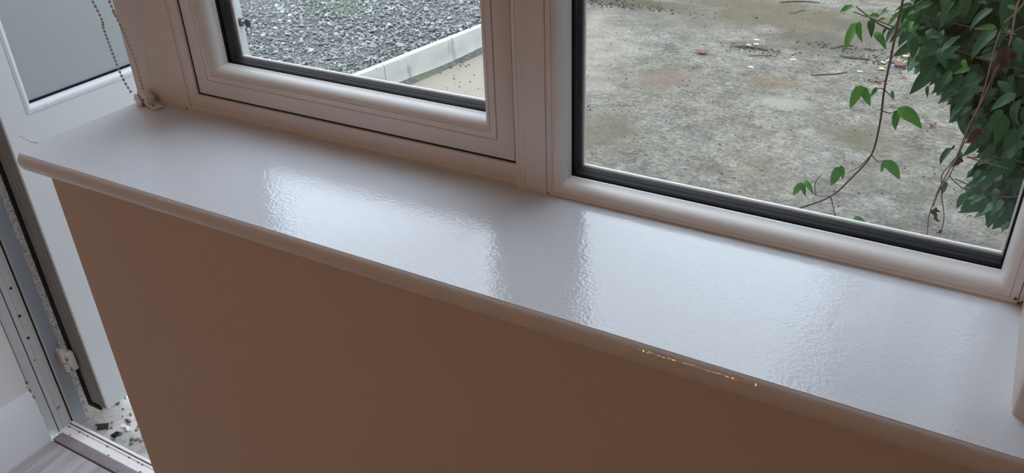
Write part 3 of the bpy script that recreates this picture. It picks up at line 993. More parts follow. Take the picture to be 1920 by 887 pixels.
# ------------------------------------------------------------------ yard: slab, kerb, gravel
rng = np.random.default_rng(3)


def grid_ground(name, x0, x1, y0, y1, z, step, amp, material, keep=None):
    nx = int((x1 - x0) / step) + 1; ny = int((y1 - y0) / step) + 1
    vs, fs = [], []
    for j in range(ny):
        for i in range(nx):
            x = x0 + (x1 - x0) * i / (nx - 1); y = y0 + (y1 - y0) * j / (ny - 1)
            h = amp * (noise.noise(Vector((x * 1.3, y * 1.3, 0))) + 0.5 * noise.noise(Vector((x * 5, y * 5, 3))) + 0.3 * noise.noise(Vector((x * 16, y * 16, 7))))
            vs.append((x, y, z + h))
    for j in range(ny - 1):
        for i in range(nx - 1):
            fs.append((j * nx + i, j * nx + i + 1, (j + 1) * nx + i + 1, (j + 1) * nx + i))
    me = bpy.data.meshes.new(name); me.from_pydata(vs, [], fs); finish(me, True, 180)
    return link_mesh(name, me, material)


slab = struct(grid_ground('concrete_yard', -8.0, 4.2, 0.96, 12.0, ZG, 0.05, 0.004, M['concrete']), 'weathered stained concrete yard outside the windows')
# kerb as cast lengths, turned a little from the wall's normal
ka = math.atan2(0.147, 1.0)
KR = empty('kerb', (-3.01, 3.82, ZG - 0.01)); KR.rotation_euler = (0, 0, -ka)
tag(KR, 'pale smooth concrete kerb between the gravel and the yard', 'kerb')
yy = -1.8
for Ls in (1.65, 0.915, 0.915):
    n = 24
    prof = [(0.03, 0.0), (0.010, 0.02), (0.003, 0.045), (0.0, 0.08), (-0.002, 0.155), (-0.006, 0.166), (-0.012, 0.170), (-0.045, 0.170), (-0.052, 0.165), (-0.055, 0.0)]
    m_ = len(prof)
    vs, fs = [], []
    for i in range(n + 1):
        y = yy + (Ls - 0.004) * i / n
        for k, (x, z) in enumerate(prof):
            dn = noise.noise(Vector((y * 4, k * 0.3, 1))) * 0.003
            vs.append((x + dn, y, z + dn * (1 if z > 0.1 else 0)))
    for i in range(n):
        for k in range(m_ - 1):
            fs.append((i * m_ + k, i * m_ + k + 1, (i + 1) * m_ + k + 1, (i + 1) * m_ + k))
    fs.append(tuple(range(m_))); fs.append(tuple(range(n * m_, (n + 1) * m_)))
    poly('kerb_stone', vs, fs, M['kerb'], KR)
    yy += Ls
# gravel bed
def kx(y): return -3.01 + 0.147 * (y - 3.82) - 0.05 - max(0.0, y - 5.42) * 1.1


GB = empty('gravel_bed', (-4.5, 4.5, ZGR)); tag(GB, 'bed of grey slate gravel beyond the kerb with a few weeds', 'gravel')
gv, gf = [], []
for j in range(60):
    y = 1.14 + j * 0.18
    for i in range(30):
        x = kx(y) + 0.012 - i * 0.14 - (i ** 2) * 0.002
        gv.append((x + 4.5 + (0.10 if i == 0 else 0), y - 4.5, (-0.16 if i == 0 else 0) + 0.012 * noise.noise(Vector((x * 1.5, y * 1.5, 5)))))
for j in range(59):
    for i in range(29):
        gf.append((j * 30 + i, (j + 1) * 30 + i, (j + 1) * 30 + i + 1, j * 30 + i + 1))
me = bpy.data.meshes.new('grit_bed'); me.from_pydata(gv, [], gf); finish(me, True, 180)
link_mesh('grit_bed', me, M['grit'], GB)


def chip_protos(n, rng):
    """angular flat chips: 8-corner blocks with jittered corners"""
    out = []
    base = np.array([(-1, -1, -1), (1, -1, -1), (1, 1, -1), (-1, 1, -1), (-1, -1, 1), (1, -1, 1), (1, 1, 1), (-1, 1, 1)], float)
    for _ in range(n):
        v = base * (1, rng.uniform(.55, .95), rng.uniform(.25, .55))
        v *= rng.uniform(.55, 1.0, (8, 1)) ** np.array([1, 1, .4])
        v += rng.uniform(-.15, .15, v.shape) * (1, 1, .5)
        out.append(v)
    return out


TRI = np.array([(0, 2, 1), (0, 3, 2), (4, 5, 6), (4, 6, 7), (0, 1, 5), (0, 5, 4), (1, 2, 6), (1, 6, 5), (2, 3, 7), (2, 7, 6), (3, 0, 4), (3, 4, 7)])
protos = chip_protos(40, rng)


def rotm(a, tx, ty):
    ca, sa = np.cos(a), np.sin(a)
    Rz = np.array([[ca, -sa, 0], [sa, ca, 0], [0, 0, 1]])
    Rx = np.array([[1, 0, 0], [0, np.cos(tx), -np.sin(tx)], [0, np.sin(tx), np.cos(tx)]])
    Ry = np.array([[np.cos(ty), 0, np.sin(ty)], [0, 1, 0], [-np.sin(ty), 0, np.cos(ty)]])
    return Rz @ Rx @ Ry


def chips(name, places, material, parent, kind='stuff'):
    """places: (x, y, z, size)"""
    n = len(places)
    V = np.empty((n * 8, 3)); Fc = np.empty((n * 12, 3), int)
    for i, (x, y, z, s) in enumerate(places):
        v = protos[i % 40] * s
        v = v @ rotm(rng.uniform(0, 6.28), rng.normal(0, .35), rng.normal(0, .35)).T
        V[i * 8:(i + 1) * 8] = v + (x, y, z)
        Fc[i * 12:(i + 1) * 12] = TRI + i * 8
    me = bpy.data.meshes.new(name)
    me.vertices.add(n * 8); me.vertices.foreach_set('co', V.ravel())
    me.loops.add(n * 36); me.loops.foreach_set('vertex_index', Fc.ravel())
    me.polygons.add(n * 12)
    me.polygons.foreach_set('loop_start', np.arange(0, n * 36, 3))
    a = me.attributes.new('tone', 'FLOAT', 'FACE')
    a.data.foreach_set('value', np.repeat(rng.random(n), 12))
    me.update(calc_edges=True); me.validate()
    o = link_mesh(name, me, material, parent)
    if kind: o['kind'] = kind
    return o


pl = []
while len(pl) < 62000:
    x = rng.uniform(-7.2, -2.7); y = rng.uniform(1.5, 8.4)
    if x > kx(y) - 0.002 + rng.normal(0, .012): continue
    if y > 6.5 and rng.random() < .6: continue
    s = float(np.clip(rng.lognormal(math.log(.0080), .36), .0035, .018))
    pl.append((x + 4.5, y - 4.5, rng.uniform(-.004, .012), s))
chips('gravel_stones', pl, M['slate'], GB)
proto_me = []
for k in range(10):
    me = bpy.data.meshes.new('stone')
    v = protos[k * 3]
    me.from_pydata([tuple(q) for q in v], [], [tuple(q) for q in TRI])
    me.materials.append(M['slate'])
    proto_me.append(me)
cnt = 0
while cnt < 295:
    x = rng.uniform(-5.3, -2.8); y = rng.uniform(3.3, 5.7)
    if x > kx(y) - 0.02 or x < -3.0 - (y - 2.6) * 1.15: continue
    o = bpy.data.objects.new('stone', proto_me[cnt % 10])
    COL.objects.link(o); o.parent = GB
    s = rng.uniform(.013, .025)
    o.scale = (s, s, s * .8)
    o.rotation_euler = (rng.normal(0, .2), rng.normal(0, .2), rng.uniform(0, 6.28))
    o.location = (x + 4.5, y - 4.5, rng.uniform(.006, .014))
    cnt += 1
# weeds in the gravel
wv, wf_ = [], []
for (u, v, k, sp_) in ((590, 4, 50, .10), (640, 22, 34, .08), (800, 2, 40, .12), (745, 110, 34, .09), (700, 128, 24, .09)):
    c = at_z(u, v, ZGR)
    for _ in range(k):
        x = c.x + rng.normal(0, sp_); y = c.y + rng.normal(0, sp_ * 1.4)
        if x > kx(y): continue
        a = rng.uniform(0, 6.28); l = rng.uniform(.012, .03); h = rng.uniform(.008, .024)
        ca, sa = math.cos(a), math.sin(a)
        i = len(wv)
        wv += [(x + 4.5, y - 4.5, .005), (x + 4.5 + ca * l * .5 - sa * l * .25, y - 4.5 + sa * l * .5 + ca * l * .25, h), (x + 4.5 + ca * l, y - 4.5 + sa * l, h * .9), (x + 4.5 + ca * l * .5 + sa * l * .25, y - 4.5 + sa * l * .5 - ca * l * .25, h)]
        wf_.append((i, i + 1, i + 2, i + 3))
me = bpy.data.meshes.new('weeds'); me.from_pydata(wv, [], wf_)
o = link_mesh('weeds', me, M['leaf_bright'], GB); o['kind'] = 'stuff'

# unseen house across the yard, added to shape the sill's sky reflection
struct(box('wall_added_house', (-26.0, 13.2, -0.4), (2.0, 14.0, 5.2), M['pebbledash_far']))
struct(prism('roof_added_house', [(12.9, 5.1), (14.6, 7.6), (14.8, 7.6), (14.8, 5.1)], 0, -26.3, 2.3, M['roof_far']))
# ------------------------------------------------------------------ litter on the yard
def stub(u, v, L, ang, r=0.0042, z=ZG + .006):
    p = at_z(u, v, z)
    d = Vector((math.cos(ang), math.sin(ang), 0)) * L / 2
    o = cyl('cigarette_stub', -d, d, r, M['butt'], None, 10, bev=.0006)
    o.location = p
    return o


stubs = [(1419, 75, .3), (1404, 84, 2.9), (1418, 83, .1), (1487, 112, 0.1), (1408, 126, -.3), (1612, 134, .2), (1656, 117, -.7), (1666, 113, .9), (1739, 125, 0.1), (1735, 131, .4)]
sl = ['short white stub by the dark twigs on the yard, farthest of three', 'short white stub leftmost of the three by dark twigs', 'short white stub nearest of the three by dark twigs', 'lone white stub in the middle of the yard',
      'white stub lying nearest the fixed window mullion', 'pinkish white stub left of the yellow leaf', 'white stub in the dirt pile by the yellow leaf', 'white round-ended stub on the dirt pile', 'white stub under the shrub edge, farther one', 'white stub under the shrub edge, nearer one']
for (u, v, a), l_ in zip(stubs, sl):
    tag(stub(u, v, .030, a), l_, 'stub', 'white stubs littering the yard')


def flat_leaf(name, u, v, L, wd, ang, material, z=ZG + .006, seed=1, curl=.25):
    rr = random.Random(seed)
    p = at_z(u, v, z)
    n = 7
    vs, fs = [], []
    for i in range(n + 1):
        t = i / n
        w = wd / 2 * math.sin(math.pi * min(1, t * .93 + .04)) ** .8
        zz = curl * L * (t - .5) ** 2 * 2
        for sx in (-1, 0, 1):
            vs.append((L * (t - .5), sx * w * (1 + rr.uniform(-.15, .15)), zz + abs(sx) * w * .35 + rr.uniform(0, .002)))
    for i in range(n):
        for k in (0, 1):
            fs.append((i * 3 + k, i * 3 + k + 1, (i + 1) * 3 + k + 1, (i + 1) * 3 + k))
    me = bpy.data.meshes.new(name); me.from_pydata(vs, [], fs); finish(me, True, 60)
    o = link_mesh(name, me, material)
    o.modifiers.new('thickness', 'SOLIDIFY').thickness = .0008
    o.location = p; o.rotation_euler = (0, 0, ang)
    return o


for q in (
        ('fallen_leaf', 1653, 130, .034, .030, .4, M['yellow_leaf'], 'round yellow fallen leaf on the concrete yard', 3, .1),
        ('fallen_leaf', 1698, 106, .045, .022, .1, M['yellow_leaf'], 'small yellowish leaf fallen beside the shrub', 4, .3),
        ('fallen_leaf', 1569, 115, .040, .018, 0, M['leaf_bright'], 'pale green flat leaf lying on the yard', 5, .1),
        ('fallen_leaf', 1688, 124, .10, .06, -.5, M['brown_leaf'], 'crumpled brown leaf on the dirt pile', 6, .4),
        ('fallen_leaf', 1316, 100, .10, .05, 0, M['brown_leaf'], 'shiny curled brown leaf in the middle of the yard', 7, .4),
        ('fallen_leaf', 1643, 153, .085, .03, -.1, M['brown_leaf'], 'long brown dead leaf below the yellow leaf', 8, .3),
        ('fallen_leaf', 1748, 237, .045, .03, 1.0, M['brown_leaf'], 'small dark dead leaf near the dry hanging stems', 9, .8),
        ('fallen_leaf', 1672, 199, .03, .02, .3, M['brown_leaf'], 'tiny reddish dead leaf beside the hanging vine', 10, .6),
        ('fallen_leaf', 1695, 145, .035, .018, .3, M['brown_leaf'], 'narrow brown leaf left of the shrub foot', 11, .4),
        ('fallen_leaf', 1617, 191, .042, .026, -.2, M['dark_metal'], 'dark grey leaf-shaped scrap between the vine leaves', 12, .3),
        ('fallen_leaf', 884, 91, .04, .03, .7, M['brown_leaf'], 'reddish brown leaf at the kerb foot', 13, .6),
        ('fallen_leaf', 780, 145, .045, .025, .2, M['brown_leaf'], 'brown leaf at the kerb foot near the sash', 14, .4)):
    o = flat_leaf(q[0], q[1], q[2], q[3], q[4], q[5], q[6], seed=q[8], curl=q[9])
    tag(o, q[7], 'fallen leaf', 'fallen leaves on the yard')
tag(stub(893, 92, .05, -.3), 'white stub beside the reddish leaf at the kerb', 'stub', 'white stubs littering the yard')
for i, (a, b, r_, l_) in enumerate((
        ((1463, 4), (1537, 5), .006, 'long dark twig along the far edge of the yard'),
        ((1480, 25), (1510, 20), .003, 'thin short twig just in front of the far edge'),
        ((1560, 91), (1600, 86), .008, 'dark crooked stick left of the shrub'),
        ((1575, 104), (1632, 113), .005, 'thin brown twig beside the dirt pile'),
        ((1520, 141), (1588, 135), .004, 'long thin dark twig in the middle ground'),
        ((1402, 105), (1457, 106), .003, 'hair-thin twig near the white stubs'),
        ((1375, 87), (1440, 95), .007, 'dark bark strip next to the white stubs'),
        ((1622, 91), (1645, 93), .005, 'short dark stick in front of the shrub'))):
    p0 = at_z(a[0], a[1], ZG + .004); p1 = at_z(b[0], b[1], ZG + .004)
    rr = random.Random(i)
    m1 = p0.lerp(p1, .35) + Vector((0, rr.uniform(-.03, .03), .003)); m2 = p0.lerp(p1, .7) + Vector((0, rr.uniform(-.03, .03), .002))
    pts = spline([p0, m1, m2, p1], 5)
    o = tube('twig', [p - p0 for p in pts], [r_ * (.5 + .5 * math.sin(math.pi * (k + 1) / (len(pts) + 1))) for k in range(len(pts))], M['twig'], None, 6)
    o.location = p0
    tag(o, l_, 'twig', 'twigs lying on the yard')
# heap of dirt crumbs
cr = []
for (u, v, n, sx_, sy_) in ((1670, 115, 200, .10, .09), (1570, 88, 70, .12, .03), (1410, 92, 90, .12, .04), (1735, 128, 60, .1, .05), (1640, 152, 30, .05, .02), (860, 120, 40, .12, .25), (1160, 9, 260, .30, .05), (1120, 4, 120, .30, .10)):
    c = at_z(u, v, ZG)
    for _ in range(n):
        cr.append((c.x + rng.normal(0, sx_), c.y + rng.normal(0, sy_), ZG + .002, rng.uniform(.002, .009)))
for _ in range(1500):
    cr.append((rng.uniform(-2.9, 0.8), rng.uniform(2.6, 7.2), ZG + .002, rng.uniform(.0015, .005)))
o = chips('dirt_crumbs', cr, M['rubble'], None)
tag(o, 'dark crumbs of soil and grit scattered over the concrete yard', 'dirt', kind='stuff')
# rubble by the door
for i, (u, v, s, m_, l_) in enumerate(((192, 800, .021, 'rubble', 'dark brown wood chip lying outside the threshold'), (217, 815, .012, 'black_rubber', 'small black stone outside the threshold'),
                                (240, 803, .013, 'butt', 'white chip nearest the wall corner'), (232, 800, .010, 'butt', 'small white chip beside the black stone'),
                                (210, 826, .010, 'rubble', 'little brown pebble beside the outer lip'))):
    me = bpy.data.meshes.new('rubble_chip')
    me.from_pydata([tuple(q) for q in protos[i + 5] * (s, s * .75, s * .6)], [], [tuple(q) for q in TRI])
    o = link_mesh('rubble_chip', me, M[m_])
    o.location = at_z(u, v, ZG + s * .3); o.rotation_euler = (0, .1, .7 + i)
    tag(o, l_, 'rubble chip', 'rubble outside the door')
cr = [(rng.uniform(-2.15, -1.5), rng.uniform(1.0, 1.6), ZG + .003, rng.uniform(.002, .008)) for _ in range(420)]
o = chips('door_grit', cr, M['slate'], None)
tag(o, 'loose grit on the broken concrete just outside the door', 'grit', kind='stuff')

# ------------------------------------------------------------------ plants
def leaf_verts(L, W_, droop, fold, curl, rr, ns=7, serr=0.04):
    """leaf along +Y from the petiole to a drawn-out tip, face up +Z"""
    vs, uvs, fs = [], [], []
    y = z = 0.0
    a = 0.15
    for i in range(ns + 1):
        t = i / ns
        w = W_ / 2 * max(.015, 1.72 * (t ** .5) * (1 - t) ** .95 * (1 - .25 * t))
        for k in (-2, -1, 0, 1, 2):
            e = abs(k) / 2
            wob = (1 + rr.uniform(-serr, serr)) if abs(k) == 2 else 1
            vs.append(Vector((k / 2 * w * wob, y, z + fold * w * (e - .25 * e * e) + curl * w * math.sin(t * 9 + k) * .25)))
            uvs.append((0.5 + k / 4, t))
        a -= droop / ns
        y += L / ns * math.cos(a); z += L / ns * math.sin(a)
    for i in range(ns):
        for k in range(4):
            fs.append((i * 5 + k, i * 5 + k + 1, (i + 1) * 5 + k + 1, (i + 1) * 5 + k))
    return vs, uvs, fs


def leaf_mesh(name, L, W_, droop, fold, curl, seed, material, serr=.04, ns=7):
    rr = random.Random(seed)
    vs, uvs, fs = leaf_verts(L, W_, droop, fold, curl, rr, ns, serr)
    me = bpy.data.meshes.new(name)
    me.from_pydata([tuple(v) for v in vs], [], fs)
    uv = me.uv_layers.new(name='UVMap')
    for lp in me.loops:
        uv.data[lp.index].uv = uvs[lp.vertex_index]
    finish(me, True, 180)
    me.materials.append(material)
    return me


def orient(base, tip, face):
    """matrix: +Y to tip, +Z close to face, scaled to unit length"""
    y = (tip - base)
    L = y.length
    y = y / L
    z = (face - y * face.dot(y)).normalized()
    x = y.cross(z)
    m = Matrix((x, y, z)).transposed().to_4x4()
    return Matrix.Translation(base) @ m @ Matrix.Scale(L, 4)


protoL = [leaf_mesh('leaf', 1.0, w, dr, fo, cu, i, M['leaf']) for i, (w, dr, fo, cu) in enumerate(((.52, .9, .3, .3), (.60, .6, .2, .4), (.46, 1.3, .35, .3), (.56, 1.0, .5, .5), (.66, .5, .15, .5), (.42, 1.5, .4, .2)))]
protoB = [leaf_mesh('leaf', 1.0, w, dr, fo, cu, 20 + i, M['leaf_bright'], .08) for i, (w, dr, fo, cu) in enumerate(((.58, .8, .3, .4), (.50, 1.2, .4, .4), (.66, .9, .5, .6)))]
protoD = [leaf_mesh('withered_leaf', 1.0, w, dr, fo, cu, 40 + i, M['leaf_dead'], .35, 9) for i, (w, dr, fo, cu) in enumerate(((.60, 2.0, .9, 1.6), (.5, 1.5, 1.2, 2.0), (.72, 2.6, .7, 1.5)))]
TOCAM = Vector((0.0, -0.8, 0.6))


def put_leaf(parent, me, base, tip, face=TOCAM, name=None):
    o = bpy.data.objects.new(name or me.name.split('.')[0], me)
    COL.objects.link(o)
    o.parent = parent
    mw = orient(base, tip, face)
    o.matrix_basis = Matrix.Translation(-Vector(parent.location)) @ mw
    return o


def path(parent, name, pix, rad, material, seg=6):
    pts = [at_y(u, v, y) if not isinstance(u, Vector) else u for (u, v, y) in pix]
    sp_ = spline(pts, 6)
    n = len(sp_)
    r0, r1 = rad if isinstance(rad, tuple) else (rad, rad)
    org = Vector(parent.location)
    return tube(name, [p - org for p in sp_], [r0 + (r1 - r0) * i / (n - 1) for i in range(n)], material, parent, seg)


# hanging vine in front of the yard, close to the glass
HV = empty('hanging_vine', at_y(1693, 0, 1.33)); tag(HV, 'slender brown vine stem with bright green leaf pairs hanging before the yard', 'vine')
top = at_y(1697, -20, 1.33)
path(HV, 'stem', [(1765, -420, 1.42), (1730, -190, 1.37), (1697, -20, 1.33), (1684, 40, 1.33), (1671, 105, 1.33), (1658, 168, 1.33), (1650, 230, 1.33), (1634, 290, 1.33), (1600, 330, 1.32), (1558, 368, 1.31), (1504, 389, 1.30), (1440, 412, 1.28)], (.0021, .0013), M['stem'])
for br in ([(1634, 290, 1.33), (1646, 303, 1.33), (1660, 300, 1.325)], [(1558, 368, 1.31), (1530, 366, 1.305), (1512, 350, 1.30)], [(1558, 368, 1.31), (1566, 405, 1.31), (1572, 440, 1.31)],
           [(1634, 290, 1.33), (1612, 312, 1.32), (1592, 322, 1.315)], [(1658, 168, 1.33), (1648, 166, 1.325), (1636, 170, 1.32)], [(1658, 168, 1.33), (1668, 178, 1.33), (1676, 186, 1.33)], [(1530, 366, 1.305), (1528, 345, 1.30), (1541, 326, 1.30)]):
    path(HV, 'leaf_stalk', br, (.0009, .0006), M['stem'], 5)
for (b, t, k, y) in (((1617, 160), (1587, 207), 0, 1.325), ((1617, 162), (1632, 202), 0, 1.325), ((1688, 204), (1664, 252), 1, 1.33), ((1683, 202), (1737, 238), 2, 1.32),
                     ((1659, 301), (1651, 327), 1, 1.325), ((1660, 300), (1693, 338), 2, 1.325), ((1578, 313), (1551, 352), 2, 1.31), ((1576, 310), (1583, 338), 0, 1.31),
                     ((1502, 342), (1482, 375), 1, 1.30), ((1500, 342), (1513, 368), 0, 1.30), ((1508, 339), (1527, 360), 0, 1.30), ((1600, 408), (1622, 414), 0, 1.33),
                     ((1645, 163), (1630, 184), 1, 1.325), ((1672, 170), (1676, 186), 1, 1.33)):
    B = at_y(b[0], b[1], y); T = at_y(t[0], t[1], y - .012)
    put_leaf(HV, protoB[k], B, T, Vector((rnd.uniform(-.3, .3), -.7, .75)))
path(HV, 'leaf_stalk', [(1650, 205, 1.33), (1668, 212, 1.33), (1688, 204, 1.33)], (.0009, .0006), M['stem'], 5)

# climbing shrub filling the right side
SH = empty('climbing_shrub', at_y(1900, 887, 1.9)); SH.location.z = ZG; tag(SH, 'dense dark green climbing shrub outside the right end of the fixed window', 'shrub')
rs = random.Random(11)
trunk = [Vector((.16, 1.75, ZG)), Vector((.19, 1.70, .5)), Vector((.14, 1.62, 1.0)), Vector((.20, 1.60, 1.5)), Vector((.16, 1.68, 2.1)), Vector((.25, 1.7, 2.7))]
so = Vector(SH.location)
tube('stem', [p - so for p in spline(trunk, 6)], [.016] * 20 + [.008] * 11, M['stem'], SH, 8)


def left_edge(v):
    """left outline of the foliage in the photograph, pixel x at pixel y"""
    P = ((-400, 1700), (0, 1712), (25, 1675), (60, 1705), (100, 1712), (130, 1742), (170, 1775), (215, 1800), (250, 1838), (300, 1850), (340, 1818), (400, 1850), (430, 1900))
    for (a, xa), (b, xb) in zip(P[:-1], P[1:]):
        if a <= v <= b: return xa + (xb - xa) * (v - a) / (b - a)
    return 1900


def foliage_point():
    for _ in range(200):
        v = rs.uniform(-160, 390)
        u = left_edge(v) + abs(rs.gauss(0, 1)) * 95 + 8
        if u > 2040: continue
        return u, v
    return 1900, 100


n_leaf = 0
# branches
for (a, b, c) in (((1990, 120, 1.6), (1850, 60, 1.5), (1700, 25, 1.42)), ((1990, 150, 1.6), (1840, 110, 1.5), (1600, 22, 1.42)), ((1990, 60, 1.6), (1880, -30, 1.5), (1760, -120, 1.5)),
                  ((2000, 330, 1.5), (1900, 300, 1.42), (1815, 295, 1.40)), ((2000, 300, 1.5), (1900, 370, 1.42), (1790, 335, 1.38)), ((2000, 230, 1.6), (1880, 190, 1.5), (1770, 160, 1.45)), ((1980, 20, 1.6), (1900, 60, 1.5), (1820, 100, 1.45)),
                  ((1668, 55, 1.43), (1640, 40, 1.42), (1605, 12, 1.41))):
    path(SH, 'branch', [a, b, c], (.0017, .0008), M['stem'])
# leaves seen singly in the photograph
hand = [((1590, 10), (1574, 22), .05, 1, 1), ((1610, 42), (1573, 95), .03, 1, 0), ((1612, 40), (1605, 84), 0, 1, 1), ((1633, 36), (1634, 70), 0, 0, 1), ((1600, 10), (1582, 18), 0, 1, 0),
        ((1650, 30), (1620, 28), 0, 1, 1), ((1690, 46), (1640, 76), 0, 0, 2), ((1700, 52), (1663, 76), 0, 0, 0), ((1712, 8), (1676, 12), 0, 0, 2), ((1640, 60), (1665, 88), 0, 1, 0),
        ((1730, 10), (1700, 32), 0, 0, 1), ((1762, 22), (1757, 33), 0, 0, 1), ((1735, 60), (1772, 70), 0, 0, 4), ((1715, 68), (1712, 112), 0, 0, 4), ((1735, 85), (1722, 118), 0, 0, 4), ((1765, 108), (1800, 84), 0, 0, 4), ((1798, 105), (1768, 108), 0, 0, 1),
        ((1790, 2), (1757, 32), 0, 0, 2), ((1862, 16), (1800, 46), 0, 0, 2), ((1868, 52), (1828, 46), 0, 1, 1), ((1870, 56), (1803, 106), 0, 0, 3), ((1860, 88), (1834, 100), 0, 0, 5), ((1908, 70), (1912, 118), 0, 0, 4),
        ((1820, 128), (1785, 136), 0, 1, 0), ((1806, 112), (1812, 132), 0, 1, 2), ((1845, 145), (1797, 162), 0, 0, 2), ((1835, 155), (1785, 208), 0, 0, 4), ((1785, 133), (1758, 165), 0, 0, 0),
        ((1740, 160), (1735, 180), 0, 0, 5), ((1790, 175), (1764, 180), 0, 0, 1), ((1905, 175), (1855, 205), 0, 0, 4), ((1880, 205), (1846, 246), 0, 0, 3), ((1785, 277), (1747, 307), 0, 0, 2), ((1800, 284), (1800, 305), 0, 0, 1),
        ((1822, 318), (1812, 330), 0, 0, 1), ((1812, 362), (1790, 392), 0, 0, 4), ((1848, 370), (1836, 404), 0, 0, 4), ((1775, 340), (1765, 366), 0, 0, 0), ((1850, 330), (1830, 342), 0, 0, 1), ((1868, 352), (1862, 386), 0, 0, 4),
        ((1838, 318), (1822, 338), 0, 0, 1), ((1885, 215), (1865, 275), 0, 0, 4), ((1905, 240), (1880, 290), 0, 0, 4), ((1890, 10), (1912, 20), 0, 0, 1), ((1850, 5), (1835, 2), 0, 0, 1), ((1880, 60), (1868, 92), 0, 0, 3), ((1870, 300), (1848, 318), 0, 0, 0), ((1900, 300), (1885, 335), 0, 0, 4)]
hand += [((1668, 20), (1648, 24), 0, 1, 0), ((1690, 22), (1676, 30), 0, 1, 1), ((1682, 30), (1664, 44), 0, 1, 2), ((1700, 34), (1690, 48), 0, 1, 0), ((1660, 34), (1642, 38), 0, 1, 1), ((1712, 40), (1700, 56), 0, 1, 2),
         ((1715, 20), (1702, 26), 0, 1, 0), ((1664, 50), (1650, 66), 0, 0, 5), ((1694, 58), (1690, 88), 0, 0, 5), ((1706, 50), (1716, 66), 0, 1, 1), ((1655, 26), (1660, 12), 0, 1, 0), ((1640, 22), (1632, 28), 0, 0, 2)]
for (b, t, dy, br, k) in hand:
    y = 1.42 + dy + rs.uniform(-.03, .03)
    B = at_y(b[0], b[1], y); T = at_y(t[0], t[1], y - rs.uniform(.005, .02))
    put_leaf(SH, (protoB if br else protoL)[k % (3 if br else 6)], B, T, Vector((rs.uniform(-.5, .3), -.7, rs.uniform(.4, 1.0))))
    n_leaf += 1
while n_leaf < 290:
    u, v = foliage_point()
    y = 1.46 + rs.random() * .30
    B = at_y(u, v, y)
    L_ = rs.uniform(.035, .062)
    d = Vector((rs.gauss(-.35, .5), rs.gauss(-.25, .45), rs.gauss(-.75, .4))).normalized()
    put_leaf(SH, protoL[rs.randrange(6)], B, B + d * L_, Vector((rs.gauss(0, .5), -.6, rs.uniform(.3, 1.1))))
    n_leaf += 1
# the mass of leaves behind and above, too many to count
vs_, fs_, uv_, tone = [], [], [], []
for i in range(9000):
    if i < 3500:
        u, v = foliage_point(); u += 25
        p = at_y(u, v, rs.uniform(1.62, 2.05))
    else:
        z = rs.uniform(ZG + .1, 3.0)
        x0_ = -.20 if z > 1.5 else (-.02 if z > 1.4 else .12)
        p = Vector((x0_ + abs(rs.gauss(.25, .28)), rs.uniform(1.30 if z > 1.6 else 1.5, 2.1), z))
        if (p.x < .16 and z < 1.47) or p.x > .57: continue
    L_ = rs.uniform(.035, .06)
    d = Vector((rs.gauss(-.2, .5), rs.gauss(-.25, .5), rs.gauss(-.7, .45))).normalized()
    m_ = orient(p - so, p - so + d * L_, Vector((rs.gauss(0, .5), -.6, rs.uniform(.3, 1.1))))
    b0 = len(vs_)
    for (x, y, z) in ((0, 0, 0), (-.26, .3, .08), (0, .4, 0), (.26, .3, .08), (-.2, .68, .02), (0, .72, -.05), (.2, .68, .02), (0, 1, -.2)):
        vs_.append(tuple(m_ @ Vector((x, y, z)))); uv_.append((.5 + x, y))
    fs_ += [(b0, b0 + 2, b0 + 1), (b0, b0 + 3, b0 + 2), (b0 + 1, b0 + 2, b0 + 5, b0 + 4), (b0 + 2, b0 + 3, b0 + 6, b0 + 5), (b0 + 4, b0 + 5, b0 + 7), (b0 + 5, b0 + 6, b0 + 7)]
    tone += [rs.random()] * 6
me = bpy.data.meshes.new('leaf_mass'); me.from_pydata(vs_, [], fs_)
uvl = me.uv_layers.new(name='UVMap')
li = np.empty(len(me.loops), int); me.loops.foreach_get('vertex_index', li)
uvl.data.foreach_set('uv', np.array(uv_)[li].ravel())
at_ = me.attributes.new('tone', 'FLOAT', 'FACE'); at_.data.foreach_set('value', tone)
finish(me, True, 180)
o = link_mesh('leaf_mass', me, M['leaf'], SH); o['kind'] = 'stuff'

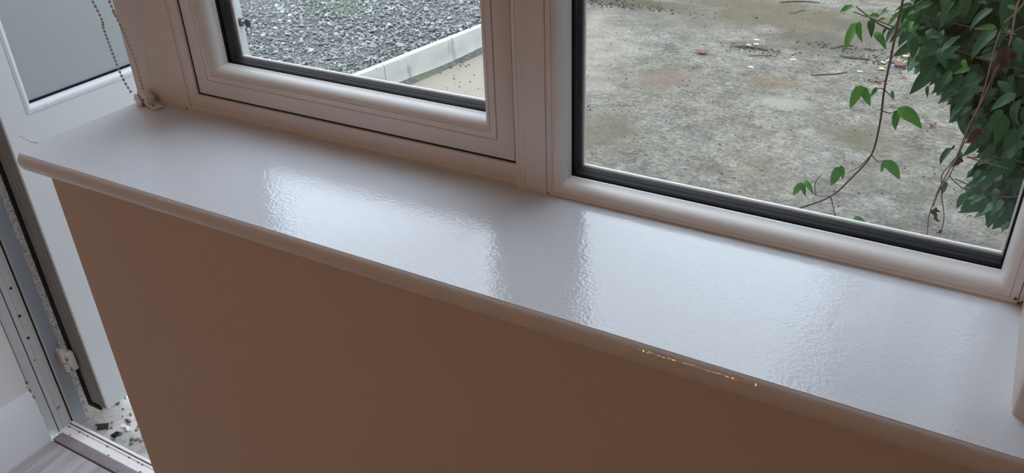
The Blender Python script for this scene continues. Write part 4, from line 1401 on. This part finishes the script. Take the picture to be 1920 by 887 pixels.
# dry stems with withered leaves hanging in front of the shrub
DS = empty('dry_vine', at_y(1900, 20, 1.38)); tag(DS, 'dry vine stems with withered brown leaves hanging before the shrub', 'vine')
for q, r_ in (([(2010, -260, 1.45), (1925, -40, 1.40), (1905, 20, 1.38), (1892, 85, 1.37), (1868, 130, 1.37), (1845, 180, 1.36), (1815, 240, 1.35), (1795, 290, 1.34), (1768, 340, 1.34), (1748, 385, 1.34), (1741, 410, 1.34), (1739, 440, 1.34)], (.0016, .0008)),
              ([(1868, 130, 1.37), (1848, 190, 1.36), (1822, 235, 1.35), (1800, 285, 1.35), (1780, 330, 1.34), (1762, 350, 1.34), (1749, 385, 1.34)], (.0010, .0007)),
              ([(1868, 120, 1.37), (1846, 185, 1.36), (1836, 205, 1.36), (1829, 240, 1.36)], (.0009, .0007)),
              ([(1800, 285, 1.35), (1780, 310, 1.34), (1766, 330, 1.34), (1766, 370, 1.34), (1770, 405, 1.34), (1766, 430, 1.34), (1761, 442, 1.34)], (.0009, .0007)),
              ([(1780, 330, 1.34), (1810, 355, 1.35), (1850, 358, 1.38)], (.0009, .0006)),
              ([(1813, 294, 1.35), (1850, 305, 1.37), (1890, 316, 1.42)], (.0014, .0010)),
              ([(1960, -60, 1.42), (1915, 12, 1.39), (1883, 42, 1.38)], (.0016, .0012)),
              ([(1875, 60, 1.37), (1862, 100, 1.37), (1850, 150, 1.36), (1835, 200, 1.36)], (.0012, .0008)),
              ([(1766, 350, 1.34), (1758, 365, 1.34), (1750, 388, 1.34)], (.0007, .0006))):
    path(DS, 'stem', q, r_, M['stem_dry'] if r_[0] > .0010 else M['stem'], 5)
for (b, t, k, sc) in (((1880, 88), (1896, 148), 0, 1), ((1890, 84), (1872, 150), 1, 1), ((1895, 90), (1888, 140), 2, 1), ((1882, 95), (1860, 140), 1, 1), ((1876, 110), (1850, 165), 0, 1), ((1866, 130), (1848, 160), 2, 1),
                      ((1830, 240), (1838, 268), 0, 1), ((1826, 244), (1812, 286), 1, 1), ((1836, 238), (1842, 262), 2, 1), ((1822, 250), (1828, 292), 0, 1), ((1797, 296), (1787, 322), 1, 1), ((1801, 294), (1793, 318), 2, 1), ((1790, 273), (1784, 280), 1, 1),
                      ((1754, 388), (1760, 405), 0, 1), ((1752, 392), (1742, 418), 2, 1), ((1756, 398), (1753, 425), 1, 1), ((1765, 430), (1760, 442), 0, 1)):
    y = 1.34 + rs.uniform(-.01, .02) + (.03 if b[1] < 200 else 0)
    put_leaf(DS, protoD[k], at_y(b[0], b[1], y), at_y(t[0], t[1], y - .01), Vector((rs.uniform(-.7, .7), -.8, rs.uniform(-.2, .6))))
